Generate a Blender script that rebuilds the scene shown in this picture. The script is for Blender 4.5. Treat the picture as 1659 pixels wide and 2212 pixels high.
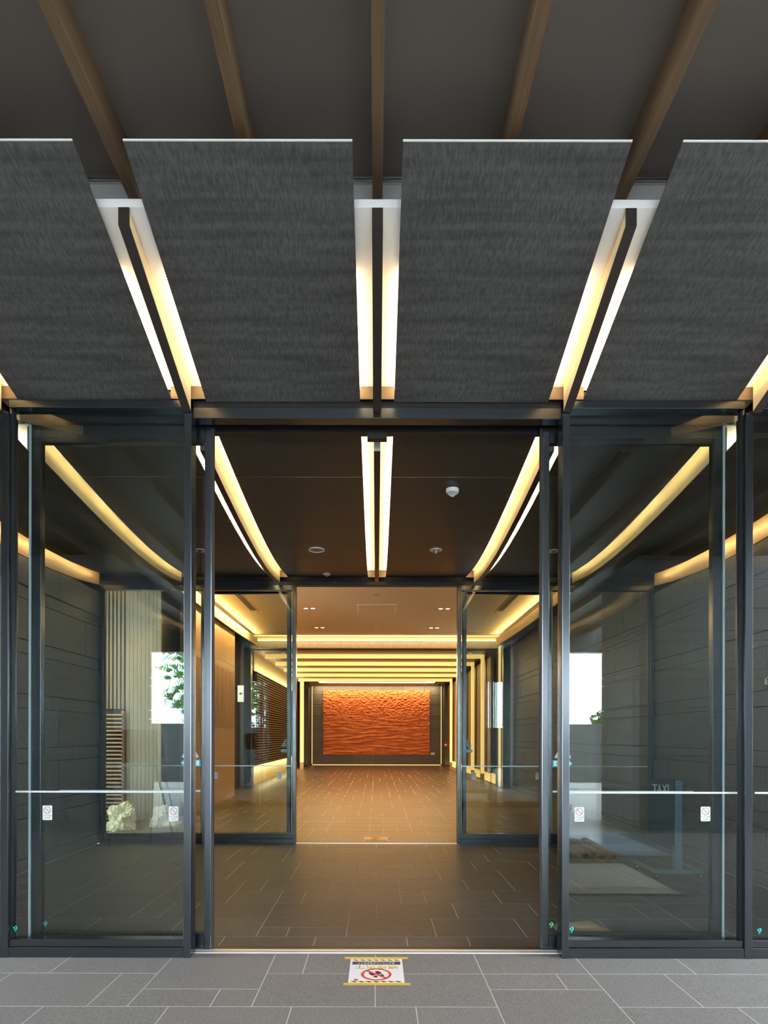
import bpy, math, random
from mathutils import Vector, Matrix, noise as mnoise

# ------------------------------------------------------------------ clear
for _o in list(bpy.data.objects):
    bpy.data.objects.remove(_o, do_unlink=True)
SC = bpy.context.scene
COL = SC.collection
R = random.Random(7)

# ------------------------------------------------------------------ camera
CAMZ = 1.33
F_PX, W_PX, H_PX = 1304.0, 1659.0, 2212.0
cam_d = bpy.data.cameras.new('camera')
cam = bpy.data.objects.new('camera', cam_d)
COL.objects.link(cam)
cam.location = (0, 0, CAMZ)
cam.rotation_euler = (math.radians(90), -0.0018, 0)
cam_d.sensor_fit = 'AUTO'
cam_d.sensor_width = 36.0
cam_d.lens = F_PX / H_PX * 36.0
cam_d.shift_x = 16.0 / H_PX
cam_d.shift_y = 484.0 / H_PX
cam_d.clip_start = 0.05
cam_d.clip_end = 500
SC.camera = cam

# ------------------------------------------------------------------ world, exposure
world = bpy.data.worlds.new('world')
SC.world = world
world.use_nodes = True
wn = world.node_tree.nodes
bg = wn['Background']
bg.inputs[0].default_value = (0.86, 0.94, 1.0, 1)
SKY = 13.0
bg.inputs[1].default_value = SKY
SC.view_settings.view_transform = 'Standard'
SC.view_settings.look = 'None'
SC.view_settings.gamma = 1.0
SC.view_settings.exposure = 0.5
SC.view_settings.use_curve_mapping = False
SC.cycles.transparent_max_bounces = 40
SC.cycles.max_bounces = 10
SC.cycles.diffuse_bounces = 5
SC.cycles.glossy_bounces = 5
SC.cycles.use_denoising = True
SC.cycles.sample_clamp_indirect = 6.0
SC.cycles.caustics_reflective = False
SC.cycles.caustics_refractive = False
WARM = (1.0, 0.755, 0.41)
WARM2 = (1.0, 0.62, 0.26)

# ------------------------------------------------------------------ materials
def mat(name, col=(0.5, 0.5, 0.5), rough=0.5, metal=0.0, emit=None, estr=0.0, spec=0.5):
    m = bpy.data.materials.new(name)
    m.use_nodes = True
    b = m.node_tree.nodes['Principled BSDF']
    b.inputs['Base Color'].default_value = (*col, 1)
    b.inputs['Roughness'].default_value = rough
    b.inputs['Metallic'].default_value = metal
    b.inputs['Specular IOR Level'].default_value = spec
    if emit:
        b.inputs['Emission Color'].default_value = (*emit, 1)
        b.inputs['Emission Strength'].default_value = estr
    return m

def grain(m, c1, c2, scale=(1, 1, 1), nscale=8.0, detail=6.0, lo=0.35, hi=0.65, bump=0.0, rnd=0.0, rough=None, dist=0.02, coord='Object'):
    """Noise-driven colour between c1 and c2, optional bump, optional per-object brightness."""
    nt = m.node_tree
    N, L = nt.nodes, nt.links
    b = N['Principled BSDF']
    tc = N.new('ShaderNodeTexCoord')
    mp = N.new('ShaderNodeMapping')
    mp.inputs['Scale'].default_value = scale
    oi = N.new('ShaderNodeObjectInfo')
    add = N.new('ShaderNodeVectorMath'); add.operation = 'ADD'
    mul = N.new('ShaderNodeMath'); mul.operation = 'MULTIPLY'; mul.inputs[1].default_value = 37.0
    L.new(oi.outputs['Random'], mul.inputs[0])
    L.new(tc.outputs[coord], add.inputs[0])
    L.new(mul.outputs[0], add.inputs[1])
    L.new(add.outputs[0], mp.inputs['Vector'])
    nz = N.new('ShaderNodeTexNoise')
    nz.inputs['Scale'].default_value = nscale
    nz.inputs['Detail'].default_value = detail
    nz.inputs['Roughness'].default_value = 0.65
    L.new(mp.outputs[0], nz.inputs['Vector'])
    cr = N.new('ShaderNodeValToRGB')
    cr.color_ramp.elements[0].position = lo
    cr.color_ramp.elements[1].position = hi
    cr.color_ramp.elements[0].color = (*c1, 1)
    cr.color_ramp.elements[1].color = (*c2, 1)
    L.new(nz.outputs['Fac'], cr.inputs[0])
    out = cr.outputs[0]
    if rnd:
        mr = N.new('ShaderNodeMapRange')
        mr.inputs['To Min'].default_value = 1 - rnd
        mr.inputs['To Max'].default_value = 1 + rnd
        L.new(oi.outputs['Random'], mr.inputs['Value'])
        vm = N.new('ShaderNodeVectorMath'); vm.operation = 'SCALE'
        L.new(out, vm.inputs[0]); L.new(mr.outputs[0], vm.inputs['Scale'])
        out = vm.outputs[0]
    L.new(out, b.inputs['Base Color'])
    if bump:
        bp = N.new('ShaderNodeBump')
        bp.inputs['Strength'].default_value = bump
        bp.inputs['Distance'].default_value = dist
        L.new(nz.outputs['Fac'], bp.inputs['Height'])
        L.new(bp.outputs[0], b.inputs['Normal'])
    return m

def glass_mat(name, tint=(0.85, 0.895, 0.885), boost=1.75, ior=1.52):
    m = bpy.data.materials.new(name)
    m.use_nodes = True
    nt = m.node_tree
    N, L = nt.nodes, nt.links
    N.remove(N['Principled BSDF'])
    fr = N.new('ShaderNodeFresnel'); fr.inputs['IOR'].default_value = ior
    ge = N.new('ShaderNodeNewGeometry')
    inv = N.new('ShaderNodeMath'); inv.operation = 'SUBTRACT'; inv.inputs[0].default_value = 1.0
    L.new(ge.outputs['Backfacing'], inv.inputs[1])
    mu = N.new('ShaderNodeMath'); mu.operation = 'MULTIPLY'; mu.inputs[1].default_value = boost; mu.use_clamp = True
    L.new(fr.outputs[0], mu.inputs[0])
    m2 = N.new('ShaderNodeMath'); m2.operation = 'MULTIPLY'
    L.new(mu.outputs[0], m2.inputs[0]); L.new(inv.outputs[0], m2.inputs[1])
    tr = N.new('ShaderNodeBsdfTransparent'); tr.inputs[0].default_value = (*tint, 1)
    gl = N.new('ShaderNodeBsdfGlossy'); gl.inputs['Roughness'].default_value = 0.0
    gl.inputs[0].default_value = (0.95, 1.0, 1.0, 1)
    mx = N.new('ShaderNodeMixShader')
    L.new(m2.outputs[0], mx.inputs[0]); L.new(tr.outputs[0], mx.inputs[1]); L.new(gl.outputs[0], mx.inputs[2])
    L.new(mx.outputs[0], N['Material Output'].inputs['Surface'])
    return m

def film_mat(name, col, alpha, rough=0.15):
    m = bpy.data.materials.new(name)
    m.use_nodes = True
    nt = m.node_tree
    N, L = nt.nodes, nt.links
    b = N['Principled BSDF']
    b.inputs['Base Color'].default_value = (*col, 1)
    b.inputs['Roughness'].default_value = rough
    b.inputs['Alpha'].default_value = alpha
    return m

M = {}
M['frame'] = mat('dark_anodised_metal', (0.105, 0.119, 0.132), 0.21, 0.95)
M['frame_black'] = mat('black_metal', (0.012, 0.012, 0.013), 0.45, 0.3)
M['bronze'] = mat('bronze_metal', (0.050, 0.039, 0.032), 0.42, 0.55)
M['fin_side'] = mat('tan_fin_face', (0.70, 0.50, 0.26), 0.45)
M['bronze_lip'] = mat('bronze_lip_metal', (0.42, 0.30, 0.19), 0.4, 0.4)
M['bronze_plate'] = mat('bronze_end_plate', (0.20, 0.14, 0.085), 0.4, 0.4)
M['steel'] = mat('stainless_steel', (0.62, 0.60, 0.57), 0.22, 1.0)
M['threshold_steel'] = mat('pale_threshold_steel', (0.72, 0.74, 0.76), 0.42, 0.6)
M['seal'] = mat('pale_seal_strip', (0.55, 0.66, 0.72), 0.35, 0.3)
M['white'] = mat('white_paint', (0.82, 0.81, 0.78), 0.6)
M['plastic'] = mat('white_plastic', (0.78, 0.79, 0.77), 0.35)
M['grey_plastic'] = mat('grey_plastic', (0.30, 0.31, 0.31), 0.5)
M['grey_paint'] = mat('light_grey_paint', (0.30, 0.295, 0.285), 0.6)
M['black'] = mat('black_print', (0.012, 0.012, 0.012), 0.6)
M['plenum'] = mat('dark_plenum', (0.02, 0.02, 0.02), 0.9)
M['glass'] = glass_mat('clear_glass')
M['panel'] = mat('dark_grey_fibrous_panel', (0.04, 0.039, 0.038), 0.65, spec=0.25)
def fibre(m, c1, c2):
    # short upright fibres gathered in horizontal bands
    nt = m.node_tree; N, L = nt.nodes, nt.links
    b = N['Principled BSDF']
    tc = N.new('ShaderNodeTexCoord')
    facs = []
    for sc, det in (((62, 17, 17), 4.0), ((1.2, 13, 13), 6.0)):
        mp = N.new('ShaderNodeMapping'); mp.inputs['Scale'].default_value = sc
        nz = N.new('ShaderNodeTexNoise'); nz.inputs['Scale'].default_value = 1.6; nz.inputs['Detail'].default_value = det
        L.new(tc.outputs['Object'], mp.inputs['Vector']); L.new(mp.outputs[0], nz.inputs['Vector'])
        facs.append(nz.outputs['Fac'])
    mu = N.new('ShaderNodeMath'); mu.operation = 'MULTIPLY'
    L.new(facs[0], mu.inputs[0]); L.new(facs[1], mu.inputs[1])
    cr = N.new('ShaderNodeValToRGB')
    cr.color_ramp.elements[0].position = 0.12; cr.color_ramp.elements[1].position = 0.36
    cr.color_ramp.elements[0].color = (*c1, 1); cr.color_ramp.elements[1].color = (*c2, 1)
    L.new(mu.outputs[0], cr.inputs[0]); L.new(cr.outputs[0], b.inputs['Base Color'])
    bp = N.new('ShaderNodeBump'); bp.inputs['Strength'].default_value = 0.35; bp.inputs['Distance'].default_value = 0.004
    L.new(mu.outputs[0], bp.inputs['Height']); L.new(bp.outputs[0], b.inputs['Normal'])
fibre(M['panel'], (0.038, 0.0365, 0.035), (0.082, 0.079, 0.076))
M['panel_in'] = grain(mat('dark_wood_grain_panel', rough=0.42, spec=0.5), (0.030, 0.025, 0.020), (0.062, 0.050, 0.040), scale=(1.5, 40, 40), nscale=3.0, detail=8, lo=0.3, hi=0.7, bump=0.08, dist=0.003)
M['soffit'] = grain(mat('satin_dark_soffit', rough=0.42, spec=0.5), (0.145, 0.125, 0.106), (0.165, 0.143, 0.121), nscale=0.6, lo=0.3, hi=0.7)
M['beam'] = grain(mat('brown_wood_beam', rough=0.5), (0.10, 0.060, 0.030), (0.155, 0.095, 0.050), scale=(60, 1.2, 25), nscale=2.0, detail=6, bump=0.05, dist=0.002)
M['stone'] = grain(mat('dark_granite', rough=0.5), (0.045, 0.053, 0.058), (0.112, 0.126, 0.134), nscale=45, detail=8, lo=0.3, hi=0.7, rnd=0.12, bump=0.12, dist=0.004)
M['stone_lobby'] = grain(mat('brown_stone', rough=0.5), (0.085, 0.075, 0.062), (0.125, 0.11, 0.09), nscale=12, detail=8, rnd=0.15)
M['tile_out'] = grain(mat('flamed_grey_stone_tile', rough=0.7), (0.105, 0.097, 0.092), (0.235, 0.22, 0.208), nscale=90, detail=9, lo=0.28, hi=0.72, rnd=0.05, bump=0.35, dist=0.003)
M['tile_in'] = grain(mat('honed_brown_grey_stone_tile', rough=0.45, spec=0.28), (0.060, 0.058, 0.061), (0.098, 0.095, 0.099), scale=(1, 2.5, 1), nscale=9, detail=10, lo=0.3, hi=0.7, rnd=0.12, bump=0.03, dist=0.002)
M['tile_lobby'] = grain(mat('honed_stone_tile_amber_light', rough=0.36, spec=0.35), (0.058, 0.039, 0.024), (0.108, 0.076, 0.046), scale=(1, 2.5, 1), nscale=9, detail=10, lo=0.3, hi=0.7, rnd=0.16, bump=0.03, dist=0.002)  # floor stone again, with the amber lobby light put into its colour
M['grout'] = mat('pale_grout', (0.50, 0.48, 0.45), 0.8)
M['cream'] = mat('cream_ceiling_paint', (0.70, 0.54, 0.30), 0.7)
M['corr_ceil'] = grain(mat('brown_wood_ceiling', rough=0.45), (0.17, 0.075, 0.03), (0.24, 0.11, 0.045), scale=(2, 30, 2), nscale=2)
M['wood'] = grain(mat('oak_veneer', rough=0.4), (0.46, 0.25, 0.10), (0.60, 0.35, 0.16), scale=(30, 30, 1.5), nscale=1.6, detail=6, rnd=0.08)
M['pale_wood'] = grain(mat('pale_ash_board', rough=0.5), (0.24, 0.165, 0.095), (0.32, 0.23, 0.14), scale=(30, 30, 1.5), nscale=1.6, rnd=0.06)
M['slat'] = grain(mat('orange_wood_slat', rough=0.4), (0.42, 0.20, 0.075), (0.55, 0.28, 0.11), scale=(2, 30, 30), nscale=2)
M['dark_slat'] = grain(mat('brown_wood_slat', rough=0.4), (0.20, 0.11, 0.05), (0.28, 0.16, 0.08), scale=(30, 2, 30), nscale=2)
M['dark_wood'] = grain(mat('red_brown_wood_panel', rough=0.35), (0.13, 0.055, 0.025), (0.19, 0.085, 0.04), scale=(30, 30, 1.5), nscale=2)
M['dark_back'] = mat('dark_backing', (0.035, 0.026, 0.02), 0.7)
M['glow'] = mat('lit_diffuser', (0.8, 0.7, 0.5), 0.5, emit=(1.0, 0.59, 0.16), estr=0.95)
M['glow_line'] = mat('lit_cove_line', (0.8, 0.7, 0.5), 0.5, emit=(1.0, 0.68, 0.30), estr=1.5)
M['glow_cool'] = mat('lit_cool_strip', (0.8, 0.8, 0.8), 0.5, emit=(1.0, 0.88, 0.68), estr=1.3)
M['lamp_face'] = mat('lit_downlight_lens', (0.9, 0.9, 0.9), 0.4, emit=(1.0, 0.9, 0.74), estr=3.0)
M['sticker'] = mat('white_sticker', (0.54, 0.58, 0.575), 0.5)
M['sticker_red'] = mat('dark_red_print', (0.24, 0.03, 0.05), 0.5)
M['ink'] = mat('dark_ink', (0.05, 0.06, 0.07), 0.6)
M['ink_grey'] = mat('grey_ink', (0.35, 0.40, 0.40), 0.6)
M['cyan'] = mat('cyan_print', (0.02, 0.42, 0.62), 0.5)
M['pale_cyan'] = mat('pale_cyan_print', (0.62, 0.86, 0.92), 0.5)
M['teal'] = mat('teal_print', (0.0, 0.50, 0.40), 0.5)
M['paper'] = mat('white_paper', (0.74, 0.69, 0.72), 0.7)
M['red'] = mat('red_print', (0.62, 0.045, 0.03), 0.6)
M['yellow'] = mat('yellow_print', (0.78, 0.68, 0.05), 0.6)
M['tape'] = mat('yellow_tape', (0.62, 0.42, 0.05), 0.5)
M['purple'] = mat('dark_purple_print', (0.035, 0.028, 0.06), 0.6)
M['signboard'] = mat('black_sign_board', (0.022, 0.022, 0.023), 0.35)
M['stand'] = mat('blue_grey_stand_metal', (0.16, 0.22, 0.27), 0.4, 0.4)
M['chrome'] = mat('chrome', (0.75, 0.75, 0.75), 0.12, 1.0)
M['rubber'] = mat('black_rubber', (0.02, 0.02, 0.02), 0.6)
M['card'] = mat('cardboard', (0.42, 0.25, 0.13), 0.8)
M['sheet'] = mat('pale_blue_sheet', (0.70, 0.84, 0.93), 0.22)
M['ply'] = grain(mat('weathered_plywood', rough=0.7), (0.48, 0.43, 0.36), (0.66, 0.60, 0.50), scale=(3, 25, 3), nscale=2)
M['roll'] = mat('beige_paper_roll', (0.55, 0.46, 0.33), 0.7)
M['green'] = mat('leaf_green', (0.10, 0.26, 0.05), 0.6)
M['bark'] = mat('bark_brown', (0.10, 0.07, 0.05), 0.8)
M['concrete'] = grain(mat('grey_concrete', rough=0.7), (0.06, 0.066, 0.07), (0.09, 0.098, 0.102), nscale=6)
M['road'] = grain(mat('brightened_paving', rough=0.38), (0.40, 0.41, 0.41), (0.54, 0.55, 0.55), nscale=5)
M['bag'] = film_mat('yellowish_plastic_film', (0.85, 0.72, 0.48), 0.62, 0.25)
M['film'] = film_mat('clear_plastic_film', (0.85, 0.80, 0.72), 0.38, 0.12)
M['orange_art'] = grain(mat('burnt_orange_relief', rough=0.55), (0.50, 0.105, 0.022), (0.66, 0.17, 0.035), nscale=3.0)
M['exit_green'] = mat('green_exit_print', (0.0, 0.35, 0.12), 0.5)
M['exit_white'] = mat('white_exit_panel', (0.8, 0.8, 0.8), 0.5, emit=(0.9, 1.0, 0.95), estr=0.8)
M['red_lamp'] = mat('red_indicator_lens', (0.7, 0.02, 0.02), 0.4, emit=(1, 0.05, 0.05), estr=1.5)

# ------------------------------------------------------------------ mesh helpers
class MB:
    def __init__(self):
        self.v, self.f = [], []
    def add(self, vs, fs):
        n = len(self.v)
        self.v += [tuple(p) for p in vs]
        self.f += [tuple(n + i for i in q) for q in fs]
        return self
    def box(self, x0, x1, y0, y1, z0, z1):
        if x0 > x1: x0, x1 = x1, x0
        if y0 > y1: y0, y1 = y1, y0
        if z0 > z1: z0, z1 = z1, z0
        return self.add([(x0, y0, z0), (x1, y0, z0), (x1, y1, z0), (x0, y1, z0), (x0, y0, z1), (x1, y0, z1), (x1, y1, z1), (x0, y1, z1)],
                        [(0, 3, 2, 1), (4, 5, 6, 7), (0, 1, 5, 4), (1, 2, 6, 5), (2, 3, 7, 6), (3, 0, 4, 7)])
    def hexa(self, p):      # 4 bottom (ccw from above), 4 top
        return self.add(p, [(0, 3, 2, 1), (4, 5, 6, 7), (0, 1, 5, 4), (1, 2, 6, 5), (2, 3, 7, 6), (3, 0, 4, 7)])
    def prism(self, poly, origin, u, v, n, d):
        """Polygon (2-D) in plane (u,v) at origin, extruded d along n."""
        o, u, v, n = Vector(origin), Vector(u), Vector(v), Vector(n)
        k = len(poly)
        a = [o + u * p[0] + v * p[1] for p in poly]
        b = [q + n * d for q in a]
        fs = [tuple(range(k)), tuple(range(2 * k - 1, k - 1, -1))]
        for i in range(k):
            j = (i + 1) % k
            fs.append((i, i + k, j + k, j))
        return self.add(a + b, fs)
    def ring(self, r0, r1, origin, u, v, n, d, seg=32, a0=0.0, a1=2 * math.pi):
        o, u, v, n = Vector(origin), Vector(u), Vector(v), Vector(n)
        full = abs(a1 - a0 - 2 * math.pi) < 1e-6
        k = seg if full else seg + 1
        vs = []
        for i in range(k):
            a = a0 + (a1 - a0) * i / seg
            e = u * math.cos(a) + v * math.sin(a)
            vs += [o + e * r0, o + e * r1, o + e * r0 + n * d, o + e * r1 + n * d]
        fs = []
        for i in range(seg):
            p, q = 4 * i, 4 * ((i + 1) % k)
            fs += [(p, p + 1, q + 1, q), (p + 2, q + 2, q + 3, p + 3), (p + 1, p + 3, q + 3, q + 1), (p, q, q + 2, p + 2)]
        if not full:
            e = 4 * (k - 1)
            fs += [(0, 2, 3, 1), (e, e + 1, e + 3, e + 2)]
        return self.add(vs, fs)
    def lathe(self, prof, centre, axis='Z', seg=24):
        """prof: list of (r, h) along the axis from centre."""
        c = Vector(centre)
        ax = {'Z': (Vector((1, 0, 0)), Vector((0, 1, 0)), Vector((0, 0, 1))), 'Y': (Vector((1, 0, 0)), Vector((0, 0, -1)), Vector((0, 1, 0))),
              'X': (Vector((0, 1, 0)), Vector((0, 0, 1)), Vector((1, 0, 0)))}[axis]
        vs, fs = [], []
        for r, h in prof:
            for i in range(seg):
                a = 2 * math.pi * i / seg
                vs.append(c + ax[0] * (r * math.cos(a)) + ax[1] * (r * math.sin(a)) + ax[2] * h)
        for j in range(len(prof) - 1):
            for i in range(seg):
                k = (i + 1) % seg
                fs.append((j * seg + i, j * seg + k, (j + 1) * seg + k, (j + 1) * seg + i))
        fs.append(tuple(range(seg - 1, -1, -1)))
        fs.append(tuple((len(prof) - 1) * seg + i for i in range(seg)))
        return self.add(vs, fs)
    def rod(self, a, b, r, seg=10):
        a, b = Vector(a), Vector(b)
        n = (b - a)
        l = n.length
        n.normalize()
        t = Vector((0, 0, 1)) if abs(n.z) < 0.9 else Vector((1, 0, 0))
        u = n.cross(t).normalized(); v = n.cross(u)
        poly = [(r * math.cos(2 * math.pi * i / seg), r * math.sin(2 * math.pi * i / seg)) for i in range(seg)]
        return self.prism(poly, a, u, v, n, l)
    def build(self, name, m, parent=None, smooth=False, bevel=0.0):
        xs = [p[0] for p in self.v]; ys = [p[1] for p in self.v]; zs = [p[2] for p in self.v]
        c = Vector(((min(xs) + max(xs)) / 2, (min(ys) + max(ys)) / 2, min(zs)))
        me = bpy.data.meshes.new(name)
        me.from_pydata([(p[0] - c.x, p[1] - c.y, p[2] - c.z) for p in self.v], [], self.f)
        me.materials.append(M[m] if isinstance(m, str) else m)
        if smooth:
            for p in me.polygons: p.use_smooth = True
        me.update()
        return place(name, me, c, parent, bevel)

def wloc(o):
    p = Vector(o.location)
    while o.parent:
        o = o.parent
        p = p + Vector(o.location)
    return p

def place(name, me, c, parent=None, bevel=0.0):
    o = bpy.data.objects.new(name, me)
    COL.objects.link(o)
    if parent:
        o.parent = parent
        o.location = Vector(c) - wloc(parent)
    else:
        o.location = c
    if bevel:
        b = o.modifiers.new('edge', 'BEVEL')
        b.width = bevel; b.segments = 1; b.limit_method = 'ANGLE'
    return o

def tag(o, label, cat=None, group=None, kind=None):
    o['label'] = label
    if cat: o['category'] = cat
    if group: o['group'] = group
    if kind: o['kind'] = kind
    return o

def empty(name, loc, label, cat=None, group=None, kind=None):
    o = bpy.data.objects.new(name, None)
    COL.objects.link(o)
    o.location = loc
    o.empty_display_size = 0.1
    return tag(o, label, cat, group, kind)

def bx(name, m, parent, *a, bevel=0.0):
    return MB().box(*a).build(name, m, parent, bevel=bevel)

def copy_tree(o, loc=None, parent=None):
    c = o.copy(); COL.objects.link(c)
    if parent: c.parent = parent
    if loc is not None: c.location = loc
    for ch in list(o.children): copy_tree(ch, None, c)
    return c

def area(name, loc, sx, sy, power, col, rot=(0, 0, 0), parent=None, spread=None):
    d = bpy.data.lights.new(name, 'AREA')
    d.shape = 'RECTANGLE'; d.size = sx; d.size_y = sy
    d.energy = power; d.color = col
    if spread: d.spread = spread
    o = bpy.data.objects.new(name, d)
    COL.objects.link(o)
    o.rotation_euler = rot
    if parent:
        o.parent = parent; o.location = Vector(loc) - wloc(parent)
    else:
        o.location = loc
    return o

def text(name, body, m, parent, origin, u, v, n, w, h, d=0.0006):
    """Raised flat lettering fitted to a w x h box centred on origin."""
    cu = bpy.data.curves.new(name, 'FONT')
    cu.body = body
    cu.extrude = 0.01
    ob = bpy.data.objects.new(name, cu)
    COL.objects.link(ob)
    bpy.context.view_layer.update()
    dg = bpy.context.evaluated_depsgraph_get()
    me0 = bpy.data.meshes.new_from_object(ob.evaluated_get(dg))
    vs = [p.co.copy() for p in me0.vertices]
    fs = [tuple(p.vertices) for p in me0.polygons]
    bpy.data.objects.remove(ob); bpy.data.curves.remove(cu); bpy.data.meshes.remove(me0)
    if not vs: return None
    x0 = min(p.x for p in vs); x1 = max(p.x for p in vs); y0 = min(p.y for p in vs); y1 = max(p.y for p in vs)
    o, u, v, n = Vector(origin), Vector(u), Vector(v), Vector(n)
    mb = MB()
    mb.add([o + u * ((p.x - x0) / (x1 - x0) - 0.5) * w + v * ((p.y - y0) / (y1 - y0) - 0.5) * h + n * (d if p.z > 0 else 0.0) for p in vs], fs)
    return mb.build(name, m, parent)

def rrect(w, h, r, k=5):
    pts = []
    for cx, cy, a0 in ((w / 2 - r, h / 2 - r, 0), (-w / 2 + r, h / 2 - r, 90), (-w / 2 + r, -h / 2 + r, 180), (w / 2 - r, -h / 2 + r, 270)):
        for i in range(k + 1):
            a = math.radians(a0 + 90 * i / k)
            pts.append((cx + r * math.cos(a), cy + r * math.sin(a)))
    return pts

X_, Y_, Z_ = (1, 0, 0), (0, 1, 0), (0, 0, 1)
NY = (0, -1, 0)     # towards the viewer

# ================================================================== SETTING
# ceiling curve (underside of the panels): slopes down over the canopy, dips in the vestibule
PROF = [(2.45, 3.740), (3.65, 3.345), (3.94, 3.280), (4.45, 3.238), (4.9, 3.205), (5.35, 3.183), (5.9, 3.172), (6.4, 3.184), (6.9, 3.222), (7.45, 3.292)]
def zc(y):
    if y <= PROF[0][0]: return PROF[0][1]
    for (a, za), (b, zb) in zip(PROF, PROF[1:]):
        if y <= b: return za + (zb - za) * (y - a) / (b - a)
    return PROF[-1][1]
def flare(y):
    return 1.0 if y < 3.95 else 1.0 + 0.062 * (y - 3.95) / 3.5
SOF = 0.072                    # white soffit above the panel plane
GAPS = [0.0, 1.135, 2.265, 3.40]
HALF = 0.103
YF, YB = 3.61, 7.44            # front and rear screens

# ---- floors --------------------------------------------------------
tile_cache = {}
def tile(parent, x0, x1, y0, y1, m, gap=0.0050, name='tile'):
    w, d = round(x1 - x0 - gap, 4), round(y1 - y0 - gap, 4)
    if w < 0.02 or d < 0.02: return
    key = (w, d, m)
    me = tile_cache.get(key)
    if me is None:
        b = 0.0012
        mb = MB().add([(-w/2, -d/2, -0.016), (w/2, -d/2, -0.016), (w/2, d/2, -0.016), (-w/2, d/2, -0.016),
                       (-w/2, -d/2, -b), (w/2, -d/2, -b), (w/2, d/2, -b), (-w/2, d/2, -b),
                       (-w/2+b, -d/2+b, 0), (w/2-b, -d/2+b, 0), (w/2-b, d/2-b, 0), (-w/2+b, d/2-b, 0)],
                      [(0, 1, 5, 4), (1, 2, 6, 5), (2, 3, 7, 6), (3, 0, 4, 7), (4, 5, 9, 8), (5, 6, 10, 9), (6, 7, 11, 10), (7, 4, 8, 11), (8, 9, 10, 11), (0, 3, 2, 1)])
        me = bpy.data.meshes.new(name)
        me.from_pydata(mb.v, [], mb.f)
        me.materials.append(M[m])
        tile_cache[key] = me
    return place(name, me, ((x0 + x1) / 2, (y0 + y1) / 2, 0), parent)

fl_out = tag(bx('floor', 'grout', None, -9, 9, -12, 3.68, -0.06, -0.0010), 'grey flamed stone paving in front of the entrance doors', kind='structure')
YA, YBm, YC, YD = 3.38, 3.172, 2.966, 2.76
TL = []
def row(xs, y0, y1):
    for a, b in zip(xs, xs[1:]): TL.append((a, b, y0, y1))
row([-4.235, -3.635, -3.035, -2.435, -1.835, -1.225], YA, 3.68)
TL.append((-1.225, -0.613, YBm, 3.68))
row([-0.613, -0.412, -0.005, 0.595], YA, 3.68)
row([0.595, 1.197, 1.795, 2.395, 2.995, 3.595], YA, 3.68)
row([-3.24, -2.64, -2.04, -1.425, -1.225], YC, YA)
row([-1.225, -0.818, -0.613], YC, YBm)
row([-0.613, -0.005, 0.597], YC, YA)
row([0.597, 1.007, 1.197], YBm, YA)
TL.append((0.597, 1.197, YD - 0.19, YBm))
row([1.197, 1.612, 2.212, 2.812, 3.412], YC, YA)
row([-2.84, -2.235, -1.635, -1.02, -0.415, 0.195, 0.597], YD, YC)
row([1.197, 1.775, 2.375, 2.975], YD, YC)
for a, b, c, d in TL: tile(fl_out, a, b, c, d, 'tile_out')
mb = MB(); mb2 = MB()
def run(x0, x1, y0, y1, w=0.6):
    x = x0
    while x < x1 - 0.02:
        e = min(x + w, x1)
        mb.box(x + 0.0025, e - 0.0025, y0 + 0.0025, y1 - 0.0025, -0.016, 0)
        x = e
run(-9, -4.235, YA, 3.60); run(3.595, 9, YA, 3.60)
run(-9, -3.24, YC, YA); run(3.412, 9, YC, YA)
run(-9, -2.84, YD, YC); run(2.975, 9, YD, YC)
run(-9, 0.597, 2.57, YD); run(1.197, 9, 2.57, YD)
yy = 2.57
k = 0
while yy > -9:
    x = -9.0 - (k % 3) * 0.2
    while x < 9:
        (mb if yy > -1.0 else mb2).box(max(x, -9), min(x + 0.595, 9), yy - 0.395, yy, -0.016, 0)
        x += 0.6
    yy -= 0.4; k += 1
o = mb.build('tile', 'tile_out', fl_out); o['kind'] = 'stuff'
o = mb2.build('bright_paver', 'road', fl_out); o['kind'] = 'stuff'  # rear tiles coloured paler to put daylight into the reflected forecourt

fl_v = tag(bx('floor', 'grout', None, -3.5, 3.5, 3.83, 7.44, -0.06, -0.0010), 'brown grey stone floor of the vestibule between the two glass screens', kind='structure')
def fill(xs, lo, hi, seed):
    """Extend a row of joints to both walls with 0.6 / 0.4 modules."""
    rr = random.Random(seed)
    xs = list(xs)
    while xs[0] > lo: xs.insert(0, xs[0] - rr.choice([0.6, 0.6, 0.6, 0.4, 0.2]))
    while xs[-1] < hi: xs.append(xs[-1] + rr.choice([0.6, 0.6, 0.6, 0.4, 0.2]))
    xs[0] = lo; xs[-1] = hi
    if xs[1] - xs[0] < 0.05: xs.pop(1)
    if xs[-1] - xs[-2] < 0.05: xs.pop(-2)
    return xs
def vrow(xs, y0, y1, seed, skip=()):
    xs = fill(xs, -3.42, 3.42, seed)
    for a, b in zip(xs, xs[1:]):
        if any(abs(a - s) < 0.03 for s in skip): continue
        tile(fl_v, a, b, y0, y1, 'tile_in')
vrow([-1.0, -0.4, 0.2, 0.6, 1.2], 3.83, 4.0, 1)
vrow([-0.8, -0.2, 0.4, 1.0], 4.0, 4.4, 2, skip=(-0.8,))
tile(fl_v, -0.8, -0.6, 4.0, 4.2, 'tile_in'); tile(fl_v, -0.6, -0.2, 4.0, 4.2, 'tile_in')
vrow([-0.8, -0.2, 0.0, 0.6, 1.2], 4.4, 4.8, 3, skip=(-0.8,))
tile(fl_v, -0.8, -0.2, 4.2, 4.8, 'tile_in')
vrow([-1.2, -0.8, -0.6, -0.4, 0.2, 0.4, 1.0], 4.8, 5.2, 4, skip=(-0.4,))
tile(fl_v, -0.4, 0.2, 4.8, 5.4, 'tile_in')
vrow([-1.0, -0.4, 0.2, 0.8, 1.2], 5.2, 5.6, 5, skip=(-0.4,))
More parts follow.
